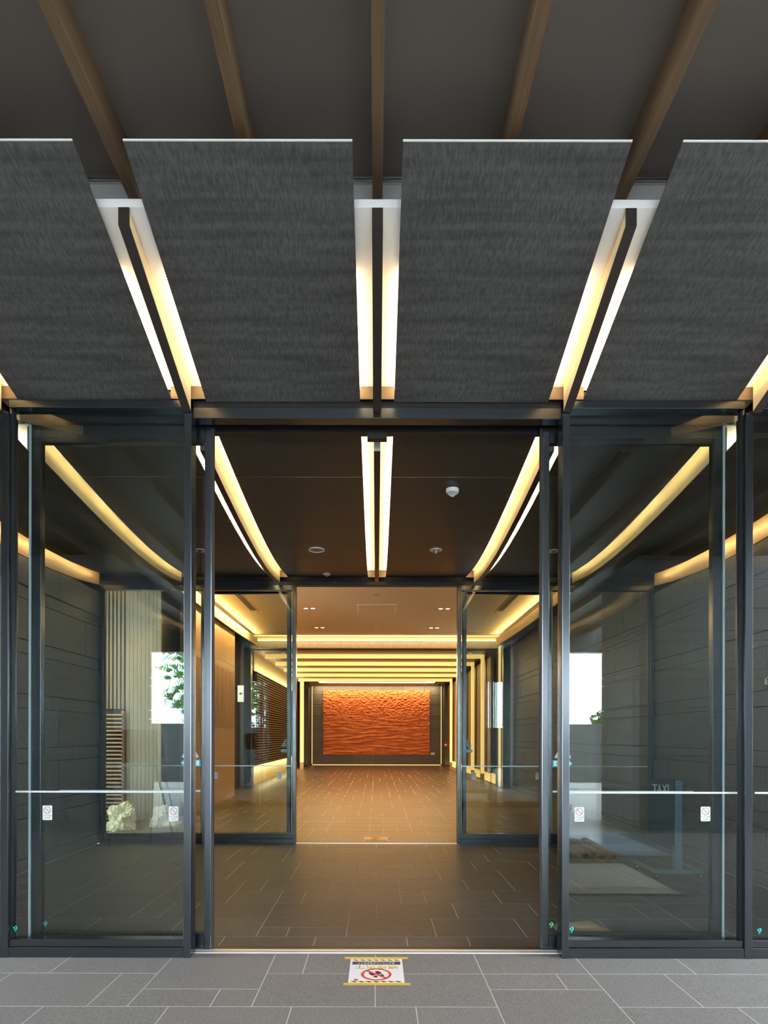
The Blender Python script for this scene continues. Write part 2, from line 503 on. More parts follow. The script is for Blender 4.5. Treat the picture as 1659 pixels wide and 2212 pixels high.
tile(fl_v, -0.4, -0.2, 5.4, 5.6, 'tile_in'); tile(fl_v, -0.2, 0.2, 5.4, 5.6, 'tile_in')
vrow([-1.4, -0.8, -0.6, 0.0, 0.6, 1.2], 5.6, 6.0, 6)
vrow([-1.4, -0.8, -0.2, 0.4, 1.0], 6.0, 6.4, 7)
vrow([-1.0, -0.4, 0.0, 0.6], 6.4, 6.8, 8, skip=(-1.0,))
tile(fl_v, -1.0, -0.6, 6.4, 6.6, 'tile_in'); tile(fl_v, -0.6, -0.4, 6.4, 6.6, 'tile_in'); tile(fl_v, -1.0, -0.4, 6.6, 6.8, 'tile_in')
vrow([-1.0, -0.4, 0.2, 0.8], 6.8, 7.2, 9)
vrow([-0.6, 0.0, 0.6], 7.2, 7.44, 10)

fl_l = tag(bx('floor', 'grout', None, -5.2, 3.6, 7.60, 27.7, -0.06, -0.0010), 'amber lit stone floor of the lobby and corridor beyond', kind='structure')
def lrow(y0, y1, lo, hi, seed, target):
    rr = random.Random(seed)
    x = lo - rr.choice([0, 0.2, 0.4])
    while x < hi:
        w = rr.choice([0.6, 0.6, 0.6, 0.4, 0.2])
        a, b = max(x, lo), min(x + w, hi)
        if b - a > 0.06:
            if target is None: tile(fl_l, a, b, y0, y1, 'tile_lobby', gap=0.005)
            else: target.box(a + 0.005, b - 0.005, y0 + 0.005, y1 - 0.005, -0.016, 0)
        x += w
stf = MB()
y = 7.60; k = 0
while y < 27.6:
    y1 = min(y + 0.4, 27.65)
    lrow(y, y1, -5.1 if y < 12 else -3.5, 3.5, 100 + k, None if y < 12.2 else stf)
    y = y1; k += 1
o = stf.build('tile', 'tile_lobby', fl_l); o['kind'] = 'stuff'

# ---- thresholds ----------------------------------------------------
def threshold(n, y0, y1, label):
    t = empty('trim_%d' % n, (0, y0, 0), label, kind='structure')
    bx('bed', 'bronze', t, -3.42, 3.42, y0, y1, -0.04, -0.004)
    bx('rail', 'threshold_steel', t, -2.2, 2.2, y0 + 0.018, y0 + 0.030, -0.006, 0.004)
    bx('rail', 'threshold_steel', t, -2.2, 2.2, y0 + 0.058, y0 + 0.080, -0.006, 0.003)
    bx('plate', 'bronze_lip', t, -2.2, 2.2, y0 + 0.034, y0 + 0.054, -0.006, 0.001)
    bx('plate', 'bronze', t, -2.2, 2.2, y0 + 0.084, y1 - 0.004, -0.006, 0.001)
threshold(1, 3.68, 3.83, 'bright steel threshold strip across the front doorway')
threshold(2, 7.44, 7.60, 'bright steel threshold strip across the rear doorway')

# ---- stone walls ---------------------------------------------------
JOINTS = [0.0, 0.13, 0.52, 0.66, 1.06, 1.203, 1.597, 1.738, 2.13, 2.262, 2.66, 2.79, 3.10]
def stone_wall(name, label, xf, s, y0, y1, ztop=3.10, m='stone', seed=3):
    """Coursed stone facing the room at x = xf; s = +1 faces +x."""
    w = tag(bx(name, 'dark_back', None, xf - s * 0.16, xf - s * 0.028, y0, y1, 0, ztop), label, kind='structure')
    rr = random.Random(seed)
    for i, (a, b) in enumerate(zip(JOINTS, JOINTS[1:])):
        if a >= ztop: break
        b = min(b, ztop)
        thin = (b - a) < 0.2
        y = y0
        while y < y1 - 0.01:
            e = min(y + (rr.choice([0.9, 1.2, 1.5]) if not thin else rr.choice([1.2, 1.8])), y1)
            if y1 - e < 0.25: e = y1
            p = xf - s * (0.006 if thin else 0.0)
            bx('stone', m, w, xf - s * 0.027, p, y + 0.003, e - 0.003, a + 0.005, b - 0.005)
            y = e
    return w
wl = stone_wall('wall_left', 'dark granite wall in courses behind the left glass', -3.42, 1, 3.80, 7.455, seed=3)
wr = stone_wall('wall_right', 'dark granite wall in courses behind the right glass', 3.42, -1, 3.80, 7.455, seed=5)
wlr = stone_wall('wall_right_lobby', 'dark stone lobby wall beyond the rear right glass', 3.46, -1, 7.56, 15.9, ztop=3.10, seed=8)
bx('upper_band', 'stone', wlr, 3.46, 3.62, 7.56, 15.9, 3.10, 4.1)

# facade side walls and roof over the vestibule
for s, nm in ((-1, 'left'), (1, 'right')):
    tag(bx('wall_front_' + nm, 'stone', None, s * 3.44, s * 9.0, 3.62, 3.80, 0, 4.1), 'dark stone facade wall at the %s end of the glass front' % nm, kind='structure')
    tag(bx('wall_roof_' + nm, 'plenum', None, s * 3.58, s * 3.66, 2.86, 7.6, 3.0, 4.1), 'dark plenum side above the %s vestibule wall' % nm, kind='structure')
tag(bx('roof', 'plenum', None, -3.7, 3.7, 2.86, 7.6, 4.02, 4.1), 'dark roof slab hidden above the vestibule', kind='structure')
# fascia wall behind the hung canopy panels
fa = tag(bx('wall_fascia', 'grey_paint', None, -9, 5.4, 2.86, 2.90, 3.735, 4.02), 'light grey fascia above the hung canopy panels', kind='structure')
bx('metal_bead', 'steel', fa, -5.4, 5.4, 2.845, 2.86, 3.958, 3.966)
bx('metal_bead', 'steel', fa, -5.4, 5.4, 2.845, 2.86, 3.940, 3.946)

# upper canopy soffit and wooden beams
so = tag(bx('ceiling', 'soffit', None, -9, 5.4, -7.0, 2.86, 3.98, 4.10), 'dark satin canopy soffit carrying thin brown wood beams', kind='structure')
for i in range(-15, 10):
    x = i * 0.5675
    bx('beam', 'beam', so, x - 0.0235, x + 0.0235, -6.99, 2.855, 3.83, 3.98)
tag(bx('trim_3', 'frame', None, -9, 5.4, -7.2, -7.0, 3.32, 4.2), 'dark metal edge of the porch roof behind the viewer', kind='structure')

# ---- hung canopy panels outside -----------------------------------
def panel_mesh(x0, x1, ya, yb, t=0.006, n=1):
    mb = MB()
    ys = [ya + (yb - ya) * i / n for i in range(n + 1)]
    vs, fs = [], []
    for y in ys:
        f = flare(y); z = zc(y)
        xa = x0 if abs(x0) > 3.1 else x0 * f
        xb = x1 if abs(x1) > 3.1 else x1 * f
        vs += [(xa, y, z), (xb, y, z), (xb, y, z + t), (xa, y, z + t)]
    for i in range(n):
        p, q = 4 * i, 4 * i + 4
        fs += [(p, q, q + 1, p + 1), (p + 3, p + 2, q + 2, q + 3), (p, p + 3, q + 3, q), (p + 1, q + 1, q + 2, p + 2)]
    fs += [(0, 1, 2, 3), (4 * n + 3, 4 * n + 2, 4 * n + 1, 4 * n)]
    return mb.add(vs, fs)
PX = [(-3.295, -2.368), (-2.162, -1.238), (-1.032, -0.103), (0.103, 1.032), (1.238, 2.162), (2.368, 3.295)]
PLAB = {1: 'dark grey sloping canopy panel cut by the left picture edge', 2: 'large dark grey canopy panel left of the centre light trough',
        3: 'large dark grey canopy panel right of the centre light trough', 4: 'dark grey sloping canopy panel cut by the right picture edge',
        0: 'dark grey canopy panel beyond the outer left light trough', 5: 'dark grey canopy panel beyond the outer right light trough'}
for i, (a, b) in enumerate(PX):
    p = tag(panel_mesh(a, b, 2.45, 3.645).build('canopy_panel', 'panel'), PLAB[i], 'panel', 'sloping canopy panels')
    sl = math.atan2(zc(2.45) - zc(3.645), 3.645 - 2.45)
    MB().box(a, b, 2.443, 2.449, 3.741, 3.7455).build('edge_strip', 'white', p)  # metal edge coloured white for its sky-lit line

# ---- light troughs -------------------------------------------------
def strip_between(x0, x1, ya, yb, za, zb, n):
    """Band following the ceiling curve from height offset za to zb."""
    mb = MB()
    vs, fs = [], []
    for i in range(n + 1):
        y = ya + (yb - ya) * i / n
        f = flare(y); z = zc(y)
        vs += [(x0 * f, y, z + za), (x1 * f, y, z + za), (x1 * f, y, z + zb), (x0 * f, y, z + zb)]
    for i in range(n):
        p, q = 4 * i, 4 * i + 4
        fs += [(p, q, q + 1, p + 1), (p + 3, p + 2, q + 2, q + 3), (p, p + 3, q + 3, q), (p + 1, q + 1, q + 2, p + 2)]
    fs += [(0, 1, 2, 3), (4 * n + 3, 4 * n + 2, 4 * n + 1, 4 * n)]
    return mb.add(vs, fs)
def place_name(g, s):
    return 'centre' if g == 0 else ('left' if s < 0 else 'right')
P_OUT, P_IN = 2.7, 3.8
TILT = math.radians(28)
def led_rot(a, s):
    # strip lies along the slope, shines up and a little towards the fin
    return (Matrix.Rotation(-a, 3, 'X') @ Matrix.Rotation(-s * TILT, 3, 'Y') @ Matrix.Rotation(math.pi, 3, 'X')).to_euler()
def trough_out(xc, label):
    t = empty('light_trough', (xc, 2.73, 3.7), label, 'light', 'canopy light troughs')
    w = 0.19
    YS = 2.70
    def so_(y): return zc(y) + 0.036 + (SOF - 0.036) * (y - YS) / (3.645 - YS)
    mb = MB().hexa([(xc - w, YS, so_(YS)), (xc + w, YS, so_(YS)), (xc + w, 3.645, so_(3.645)), (xc - w, 3.645, so_(3.645)),
                    (xc - w, YS, so_(YS) + 0.037), (xc + w, YS, so_(YS) + 0.037), (xc + w, 3.645, so_(3.645) + 0.037), (xc - w, 3.645, so_(3.645) + 0.037)])
    mb.build('soffit_board', 'white', t)
    def fin_part(hw, ya, yb, b0, b1, t0=None, t1=None):
        za, zb = zc(ya) - b0, zc(yb) - b1
        ta = so_(ya) - 0.001 if t0 is None else za + t0
        tb = so_(yb) - 0.001 if t1 is None else zb + t1
        return MB().hexa([(xc - hw, ya, za), (xc + hw, ya, za), (xc + hw, yb, zb), (xc - hw, yb, zb), (xc - hw, ya, ta), (xc + hw, ya, ta), (xc + hw, yb, tb), (xc - hw, yb, tb)])
    fin = fin_part(0.0235, YS + 0.007, 3.60, 0.038, 0.092).build('fin', 'fin_side', t)
    fin_part(0.0245, YS - 0.001, 3.602, 0.044, 0.098, 0.005, 0.005).build('fin_edge', 'bronze', fin)
    fin_part(0.0245, YS - 0.001, YS + 0.006, 0.038, 0.038).build('fin_end', 'bronze', fin)
    bx('end_plate', 'bronze_plate', t, xc - HALF, xc + HALF, 3.62, 3.628, zc(3.62) - 0.004, zc(3.62) + SOF)
    y0, y1 = 2.97, 3.61
    ym = (y0 + y1) / 2
    a = math.atan2(zc(y0) - zc(y1), y1 - y0)
    for s in (-1, 1):
        xx = xc + s * (HALF + 0.028)
        area('led_light', (xx, ym, zc(ym) + 0.016), 0.02, (y1 - y0) / math.cos(a), P_OUT * 0.5, WARM, led_rot(a, s), t)
        MB().hexa([(xx - 0.012, y0, zc(y0) + 0.0065), (xx + 0.012, y0, zc(y0) + 0.0065), (xx + 0.012, y1, zc(y1) + 0.0065), (xx - 0.012, y1, zc(y1) + 0.0065),
                   (xx - 0.012, y0, zc(y0) + 0.012), (xx + 0.012, y0, zc(y0) + 0.012), (xx + 0.012, y1, zc(y1) + 0.012), (xx - 0.012, y1, zc(y1) + 0.012)]).build('led_strip', 'plastic', t)
    return t
def trough_in(xc, label):
    t = empty('light_trough', (xc, 3.95, 3.3), label, 'light', 'vestibule light troughs')
    strip_between(xc - 0.17, xc + 0.17, 3.93, 7.43, SOF, SOF + 0.03, 16).build('soffit_board', 'white', t)
    fin = strip_between(xc - 0.0205, xc + 0.0205, 3.952, 7.358, -0.080, SOF - 0.002, 16).build('fin', 'fin_side', t)
    strip_between(xc - 0.0215, xc + 0.0215, 3.95, 7.36, -0.086, -0.0805, 16).build('fin_edge', 'bronze', fin)
    bx('fin_end', 'grey_paint', fin, (xc - 0.0215), (xc + 0.0215), 3.944, 3.9495, zc(3.95) - 0.086, zc(3.95) + SOF)
    f = flare(7.38)
    bx('end_plate', 'bronze_plate', t, (xc - 0.108) * f if xc else -0.113, (xc + 0.108) * f if xc else 0.113, 7.385, 7.392, zc(7.38) - 0.01, zc(7.38) + SOF)
    segs = [(3.97, 4.9), (4.9, 5.9), (5.9, 6.65), (6.65, 7.36)]
    for s in (-1, 1):
        for (y0, y1) in segs:
            ym = (y0 + y1) / 2
            a = math.atan2(zc(y0) - zc(y1), y1 - y0)
            xx = (xc + s * (HALF + 0.030)) * flare(ym) if abs(xc) > 0.01 else s * (HALF + 0.030) * flare(ym)
            area('led_light', (xx, ym, (zc(y0) + zc(y1)) / 2 + 0.020), 0.02, (y1 - y0), P_IN * 0.5 * (y1 - y0), WARM, led_rot(a, s), t)
        strip_between(xc + s * (HALF + 0.042), xc + s * (HALF + 0.018), 3.97, 7.36, 0.0065, 0.012, 12).build('led_strip', 'plastic', t)
    return t
trough_out(0, 'lit canopy trough with a central bronze fin, in the middle above the doors')
trough_in(0, 'lit vestibule ceiling trough running straight down the middle')
for s, nm in ((-1, 'left'), (1, 'right')):
    trough_out(s * 1.135, 'lit canopy trough with a bronze fin ending over the %s door post' % nm)
    trough_in(s * 1.135, 'lit curved vestibule ceiling trough just %s of the middle one' % nm)
    trough_out(s * 2.265, 'lit canopy trough at the outer %s picture edge' % nm)
    trough_in(s * 2.265, 'lit curved ceiling trough seen through the large %s glass' % nm)

# ---- vestibule ceiling panels -------------------------------------
ce = empty('ceiling', (0, 3.9, 3.3), 'curved dark wood grain ceiling panels of the vestibule', kind='structure')
CP = [(-3.27, -2.368), (-2.162, -1.238), (-1.032, -0.103), (0.103, 1.032), (1.238, 2.162), (2.368, 3.27)]
for a, b in CP:
    panel_mesh(a, b, 3.90, 4.447, n=4).build('panel', 'panel_in', ce)
    panel_mesh(a, b, 4.453, 7.247, n=18).build('panel', 'panel_in', ce)
    panel_mesh(a, b, 7.253, 7.44, n=2).build('panel', 'panel_in', ce)
    bx('joint_strip', 'steel', ce, a, b, 4.4475, 4.4525, zc(4.45) + 0.0005, zc(4.45) + 0.005)
    bx('joint_strip', 'bronze_lip', ce, a if a < -3 else a * 1.058, b if b > 3 else b * 1.058, 7.2475, 7.2525, zc(7.25) + 0.0005, zc(7.25) + 0.005)
    bx('joint_strip', 'steel', ce, a, b, 3.893, 3.899, zc(3.9) - 0.001, zc(3.9) + 0.006)

# wall coves at both sides of the vestibule
for s, nm in ((-1, 'left'), (1, 'right')):
    t = empty('wall_cove', (s * 3.4, 5.6, 3.1), 'lit bronze cove lip along the top of the %s granite wall' % nm, 'light', 'wall coves')
    mb = MB(); vs, fs = [], []
    n = 16
    for i in range(n + 1):
        y = 3.82 + (7.43 - 3.82) * i / n
        z = zc(y)
        x0, x1 = s * 3.415, s * 3.45
        vs += [(x0, y, z - 0.105), (x1, y, z - 0.105), (x1, y, z + 0.12), (x0, y, z + 0.12)]
    for i in range(n):
        p, q = 4 * i, 4 * i + 4
        fs += [(p, q, q + 1, p + 1), (p + 3, p + 2, q + 2, q + 3), (p, p + 3, q + 3, q), (p + 1, q + 1, q + 2, p + 2)]
    fs += [(0, 1, 2, 3), (4 * n + 3, 4 * n + 2, 4 * n + 1, 4 * n)]
    mb.add(vs, fs).build('fascia', 'bronze_lip', t)
    for (y0, y1) in ((3.95, 5.2), (5.2, 6.4), (6.4, 7.4)):
        ym = (y0 + y1) / 2
        area('led_light', (s * 3.285, ym, zc(ym) + 0.075), 0.02, y1 - y0, 2.2 * (y1 - y0), WARM2, (0, s * math.radians(-62), 0), t)

# ---- glazed screens ------------------------------------------------
def caution(parent, x, y, z, mir=False):
    """Rounded white door caution sticker."""
    u = (1, 0, 0)
    st = MB().prism(rrect(0.058, 0.088, 0.006), (x, y, z), u, Z_, NY, 0.0006).build('caution_sticker', 'sticker', parent)
    st['label'] = 'white rounded door caution sticker'
    g = MB().ring(0.0195, 0.0225, (x, y - 0.0007, z + 0.016), u, Z_, NY, 0.0004, 28)
    c = math.cos(math.radians(45)); r = 0.0205
    g.prism([(-r*c - 0.0011, r*c - 0.0011), (-r*c + 0.0011, r*c + 0.0011), (r*c + 0.0011, -r*c + 0.0011), (r*c - 0.0011, -r*c - 0.0011)], (x, y - 0.0007, z + 0.016), u, Z_, NY, 0.0004)
    g.build('prohibition_sign', 'sticker_red', st)
    hand = MB().ring(0.0085, 0.0105, (x + 0.001, y - 0.0006, z + 0.017), u, Z_, NY, 0.0003, 12, math.radians(-30), math.radians(120))
    hand.ring(0.011, 0.013, (x - 0.001, y - 0.0006, z + 0.016), u, Z_, NY, 0.0003, 12, math.radians(170), math.radians(300))
    hand.build('hand_drawing', 'ink_grey', st)
    text('lettering', 'ドアに注意', 'ink', st, (x, y - 0.0007, z - 0.0175), u, Z_, NY, 0.050, 0.0095)
    text('lettering', 'CAUTION', 'ink', st, (x, y - 0.0007, z - 0.032), u, Z_, NY, 0.036, 0.006)
def warn_triangle(parent, x, y, z):
    h, w = 0.092, 0.104
    st = MB().prism([(-w/2 + 0.004, -h/2), (w/2 - 0.004, -h/2), (w/2, -h/2 + 0.005), (0.004, h/2), (-0.004, h/2), (-w/2, -h/2 + 0.005)], (x, y, z), X_, Z_, NY, 0.0006).build('warning_triangle', 'sticker', parent)
    st['label'] = 'white triangular sticker with a blue exclamation mark'
    g = MB().prism([(-0.0035, -0.016), (0.0035, -0.016), (0.0065, 0.026), (0.003, 0.031), (-0.003, 0.031), (-0.0065, 0.026)], (x, y - 0.0007, z), X_, Z_, NY, 0.0004)
    g.prism([(0.0055 * math.cos(i * math.pi / 6), -0.028 + 0.0055 * math.sin(i * math.pi / 6)) for i in range(12)], (x, y - 0.0007, z), X_, Z_, NY, 0.0004)
    g.build('exclamation_mark', 'cyan', st)
    text('lettering', '注', 'sticker_red', st, (x - 0.019, y - 0.0007, z - 0.014), X_, Z_, NY, 0.014, 0.014)
    text('lettering', '意', 'sticker_red', st, (x + 0.019, y - 0.0007, z - 0.014), X_, Z_, NY, 0.014, 0.014)
def arrow_sticker(parent, x, y, z, s):
    """s: -1 points left, +1 points right."""
    def P(w, h, t): return [(s * (-w / 2), -h / 2), (s * (w / 2 - t), -h / 2), (s * w / 2, 0), (s * (w / 2 - t), h / 2), (s * (-w / 2), h / 2)]
    def fix(p): return p if s > 0 else p[::-1]
    st = MB().prism(fix(P(0.125, 0.044, 0.024)), (x, y, z), X_, Z_, NY, 0.0005).build('arrow_sticker', 'cyan', parent)
    st['label'] = 'cyan bordered arrow sticker on the glass'
    MB().prism(fix(P(0.108, 0.031, 0.017)), (x - s * 0.001, y - 0.0006, z), X_, Z_, NY, 0.0004).build('arrow_face', 'pale_cyan', st)
    text('lettering', '自動ドア', 'ink', st, (x - s * 0.006, y - 0.0011, z), X_, Z_, NY, 0.072, 0.014)
def logo(parent, x, y, z):
    st = MB().ring(0.006, 0.0125, (x, y, z), X_, Z_, NY, 0.0006, 18, math.radians(-130), math.radians(95))
    st.prism([(-0.0075 + 0.0055 * math.cos(i * math.pi / 6), 0.001 + 0.0055 * math.sin(i * math.pi / 6)) for i in range(12)], (x, y, z), X_, Z_, NY, 0.0006)
    st.box(x - 0.006, x + 0.006, y - 0.0006, y, z - 0.0215, z - 0.0175)
    o = st.build('round_logo', 'teal', parent)
    o['label'] = 'small teal round logo sticker near the glass foot'
def safety_bar(parent, x0, x1, y, z):
    if x0 > x1: x0, x1 = x1, x0
    st = bx('safety_strip', 'sticker', parent, x0, x1, y - 0.0005, y, z - 0.0055, z + 0.0055)
    st['label'] = 'thin white dashed safety strip across the glass'
    mb = MB(); x = x0 + 0.002
    while x < x1 - 0.01:
        mb.box(x + 0.002, min(x + 0.038, x1 - 0.002), y - 0.0009, y - 0.0006, z - 0.0012, z + 0.0012)
        x += 0.042
    mb.build('dashes', 'ink_grey', st)

def fixed_window(n, s, xi, xo, label, y=YF, ztop=3.295, inner=True, sill=0.106, dpt=0.10):
    """Fixed glazed bay from inner post face xi to outer post edge xo (positive distances), side s."""
    t = empty('window_%d' % n, (s * (xi + xo) / 2, y + 0.05, 0), label, kind='structure')
    pw = 0.043
    if inner: bx('post', 'frame', t, s * xi, s * (xi + pw), y, y + dpt, 0, zc(y) - 0.09 if y < 5 else 3.20, bevel=0.002)
    bx('post', 'frame', t, s * (xo - 0.045), s * xo, y, y + dpt, 0, zc(y) - 0.09 if y < 5 else 3.20, bevel=0.002)
    a, b = xi + (pw if inner else 0), xo - 0.045
    bx('sill', 'frame', t, s * a, s * b, y + 0.004, y + 0.085, 0, 0.062, bevel=0.002)
    bx('sill_step', 'frame', t, s * a, s * b, y + 0.014, y + 0.085, 0.0625, sill, bevel=0.002)
    bx('head', 'frame', t, s * a, s * b, y + 0.004, y + 0.09, ztop, ztop + 0.045 if y < 5 else ztop + 0.06, bevel=0.002)
    bx('glazing_bead', 'frame_black', t, s * a, s * (a + 0.008), y + 0.03, y + 0.07, sill, ztop)
    bx('glazing_bead', 'frame_black', t, s * (b - 0.008), s * b, y + 0.03, y + 0.07, sill, ztop)
    g = bx('pane', 'glass', t, s * (a + 0.004), s * (b - 0.004), y + 0.045, y + 0.055, sill - 0.004, ztop + 0.004)
    return t
def sliding_leaf(n, s, x0, x1, y, label, ztop=3.26, bot=0.093, toprail=3.153):
    """Sliding leaf; x0 leading edge, x1 trailing edge."""
    t = empty('door_%d' % n, (s * (x0 + x1) / 2, y + 0.025, 0), label, kind='structure')
    bx('leading_stile', 'frame', t, s * x0, s * (x0 + 0.043), y, y + 0.05, 0.006, ztop, bevel=0.003)
    bx('trailing_stile', 'frame', t, s * (x1 - 0.058), s * x1, y, y + 0.05, 0.006, ztop, bevel=0.003)
    bx('edge_seal', 'seal', t, s * (x1 + 0.001), s * (x1 + 0.014), y - 0.004, y + 0.03, 0.05, ztop)
    bx('nose_seal', 'rubber', t, s * (x0 - 0.010), s * (x0 - 0.0005), y + 0.01, y + 0.04, 0.01, ztop - 0.01)
    bx('bottom_rail', 'frame', t, s * (x0 + 0.0435), s * (x1 - 0.0585), y + 0.002, y + 0.048, 0.008, bot, bevel=0.002)
    bx('top_rail', 'frame', t, s * (x0 + 0.0435), s * (x1 - 0.0585), y + 0.002, y + 0.048, toprail, ztop, bevel=0.002)
    bx('glazing_bead', 'frame_black', t, s * (x0 + 0.0435), s * (x1 - 0.0585), y + 0.012, y + 0.04, bot, bot + 0.016)
    bx('pane', 'glass', t, s * (x0 + 0.040), s * (x1 - 0.055), y + 0.021, y + 0.029, bot - 0.004, toprail + 0.004)
    return t

for s, nm, n in ((-1, 'left', 1), (1, 'right', 2)):
    w = fixed_window(n, s, 1.111, 2.250, 'large fixed glass pane in a dark frame %s of the front doorway' % nm)
    yp = YF + 0.0445
    caution(w, s * 1.228, yp, 0.858)
    caution(w, s * 1.992, yp, 0.862)
    logo(w, s * (2.185 if s < 0 else 1.183), yp, 0.165)
    safety_bar(w, s * 1.156, s * 2.185, yp, 0.990)
    w2 = fixed_window(n + 2, s, 2.250, 3.44, 'outer fixed glass pane at the far %s of the front' % nm, inner=False)
    safety_bar(w2, s * 2.29, s * 3.35, yp, 0.990)
    logo(w2, s * 2.320, yp, 0.160)
    d = sliding_leaf(n, s, 1.028, 2.146, 3.750, 'open sliding glass leaf parked behind the %s front pane' % nm)
    yd = 3.7705
    warn_triangle(d, s * 1.163, yd, 1.240)
    arrow_sticker(d, s * 1.163, yd, 1.160, s)
    safety_bar(d, s * 1.10, s * 1.98, yd, 0.985)
    logo(d, s * (2.068 if s < 0 else 1.093), yd, 0.157)
    # rear screen
    w = fixed_window(n + 4, s, 0.995, 2.150, 'rear fixed glass pane beside the %s of the inner doorway' % nm, y=YB, ztop=3.13, sill=0.125)
    yp = YB + 0.0445
    caution(w, s * 1.205, yp, 0.838)
    caution(w, s * 2.00, yp, 0.838)
    bx('safety_line', 'seal', w, s * 1.045, s * 2.10, yp - 0.0006, yp, 0.952, 0.964)
    w2 = fixed_window(n + 6, s, 2.150, 3.419, 'outer rear glass pane next to the %s granite wall' % nm, y=YB, ztop=3.13, inner=False, sill=0.125)
    bx('safety_line', 'seal', w2, s * 2.16, s * 3.36, yp - 0.0006, yp, 0.952, 0.964)
    d = sliding_leaf(n + 2, s, 1.087, 2.20, 7.60, 'open sliding glass leaf parked behind the %s rear pane' % nm, ztop=3.21, toprail=3.12, bot=0.095)
    yd = 7.6205
    warn_triangle(d, s * 1.150, yd, 1.243)
    arrow_sticker(d, s * 1.155, yd, 1.143, s)
    logo(d, s * 1.19, yd, 0.15)

# door headers
h = empty('trim_4', (0, 3.66, 3.24), 'dark metal header beam over the front doorway', kind='structure')
bx('front_beam', 'frame', h, -1.111, 1.111, 3.632, 3.712, 3.241, 3.305, bevel=0.002)
bx('upper_beam', 'frame_black', h, -1.111, 1.111, 3.655, 3.712, 3.305, 3.36)
bx('cover', 'frame', h, -2.2, 2.2, 3.716, 3.738, 3.262, 3.36)
bx('track_box', 'frame_black', h, -2.2, 2.2, 3.812, 3.852, 3.241, 3.36)
bx('top_plate', 'frame_black', h, -3.44, 3.44, 3.630, 3.89, 3.362, 3.40)
bx('sensor', 'frame_black', h, -0.062, 0.062, 3.80, 3.85, 3.205, 3.240)
mb = MB()
for i in range(9): mb.box(-1.0 + i * 0.25 - 0.002, -1.0 + i * 0.25 + 0.002, 3.652, 3.655, 3.328, 3.332)
mb.build('screw_heads', 'steel', h)
h = empty('trim_5', (0, 7.46, 3.19), 'dark metal header beam over the rear doorway', kind='structure')
bx('front_beam', 'frame_black', h, -3.415, 3.415, 7.445, 7.54, 3.19, 3.235, bevel=0.002)
bx('cover', 'frame_black', h, -3.415, 3.415, 7.545, 7.58, 3.20, 3.42)
bx('closure', 'plenum', h, -3.6, 3.6, 7.585, 7.595, 3.22, 4.1)
for s in (-1, 1): bx('jamb_filler', 'frame_black', h, s * 3.42, s * 3.60, 7.46, 7.60, 0, 3.40)
mb = MB()
for i in range(10): mb.lathe([(0.004, 0), (0.004, 0.004)], (-1.6 + i * 0.36, 7.443, 3.225), 'Y', 8)
mb.build('screw_heads', 'steel', h)

# ================================================================== CEILING FIXTURES
def on_ceiling(x, y): return (x, y, zc(y))
x, y = 0.578, 4.63
z = zc(y) - 0.001
t = empty('smoke_detector', (x, y, z), 'round white smoke detector with a caged cone on the vestibule ceiling', 'smoke detector')
MB().lathe([(0.050, 0), (0.050, -0.022), (0.046, -0.030), (0.030, -0.032)], (x, y, z), seg=28).build('base', 'plastic', t, smooth=False)
mb = MB()
for i in range(10):
    a = 2 * math.pi * i / 10
    mb.rod((x + 0.036 * math.cos(a), y + 0.036 * math.sin(a), z - 0.030), (x + 0.012 * math.cos(a), y + 0.012 * math.sin(a), z - 0.052), 0.0022, 6)
mb.build('cage', 'plastic', t)
MB().lathe([(0.014, 0), (0.012, -0.006)], (x, y, z - 0.050), seg=14).build('cap', 'plastic', t)
MB().lathe([(0.018, 0), (0.010, -0.016)], (x, y, z - 0.033), seg=14).build('chamber', 'grey_plastic', t)
MB().lathe([(0.006, 0), (0.005, -0.003)], (x + 0.002, y - 0.036, z - 0.029), seg=10).build('indicator', 'grey_plastic', t)

x, y = -0.597, 5.97; z = zc(y) - 0.001
t = empty('ceiling_speaker', (x, y, z), 'flush round white speaker in the dark ceiling, left of the middle trough', 'speaker')
MB().ring(0.066, 0.080, (x, y, z), X_, Y_, (0, 0, -1), 0.008, 32).build('rim', 'plastic', t)
MB().lathe([(0.066, 0), (0.060, -0.004)], (x, y, z), seg=28).build('grille', 'grey_plastic', t)
x, y = 0.583, 5.97; z = zc(y) - 0.001
t = empty('sprinkler', (x, y, z), 'white ring ceiling sprinkler rosette right of the middle trough', 'sprinkler')
MB().ring(0.036, 0.062, (x, y, z), X_, Y_, (0, 0, -1), 0.006, 28).build('rosette', 'plastic', t)
MB().lathe([(0.030, 0), (0.026, -0.012)], (x, y, z), seg=20).build('cup', 'grey_plastic', t)
MB().lathe([(0.010, 0), (0.008, -0.018), (0.016, -0.019), (0.016, -0.022)], (x, y, z - 0.011), seg=14).build('head', 'steel', t)
x, y = -0.590, 7.13; z = zc(y) - 0.001
t = empty('heat_detector', (x, y, z), 'small white detector close to the rear doorway head', 'smoke detector')
MB().lathe([(0.045, 0), (0.043, -0.018), (0.030, -0.024)], (x, y, z), seg=20).build('base', 'plastic', t)
MB().lathe([(0.022, 0), (0.010, -0.018)], (x, y, z - 0.023), seg=12).build('cone', 'grey_plastic', t)
x, y = -1.76, 6.0; z = zc(y) - 0.001
t = empty('sprinkler', (x, y, z), 'white sprinkler rosette half hidden by the left sliding leaf', 'sprinkler')
MB().ring(0.036, 0.062, (x, y, z), X_, Y_, (0, 0, -1), 0.006, 24).build('rosette', 'plastic', t)
MB().lathe([(0.03, 0), (0.012, -0.024)], (x, y, z), seg=14).build('head', 'steel', t)
x, y = 1.755, 6.0; z = zc(y) - 0.001
t = empty('sprinkler', (x, y, z), 'white sprinkler rosette half hidden by the right sliding leaf', 'sprinkler')
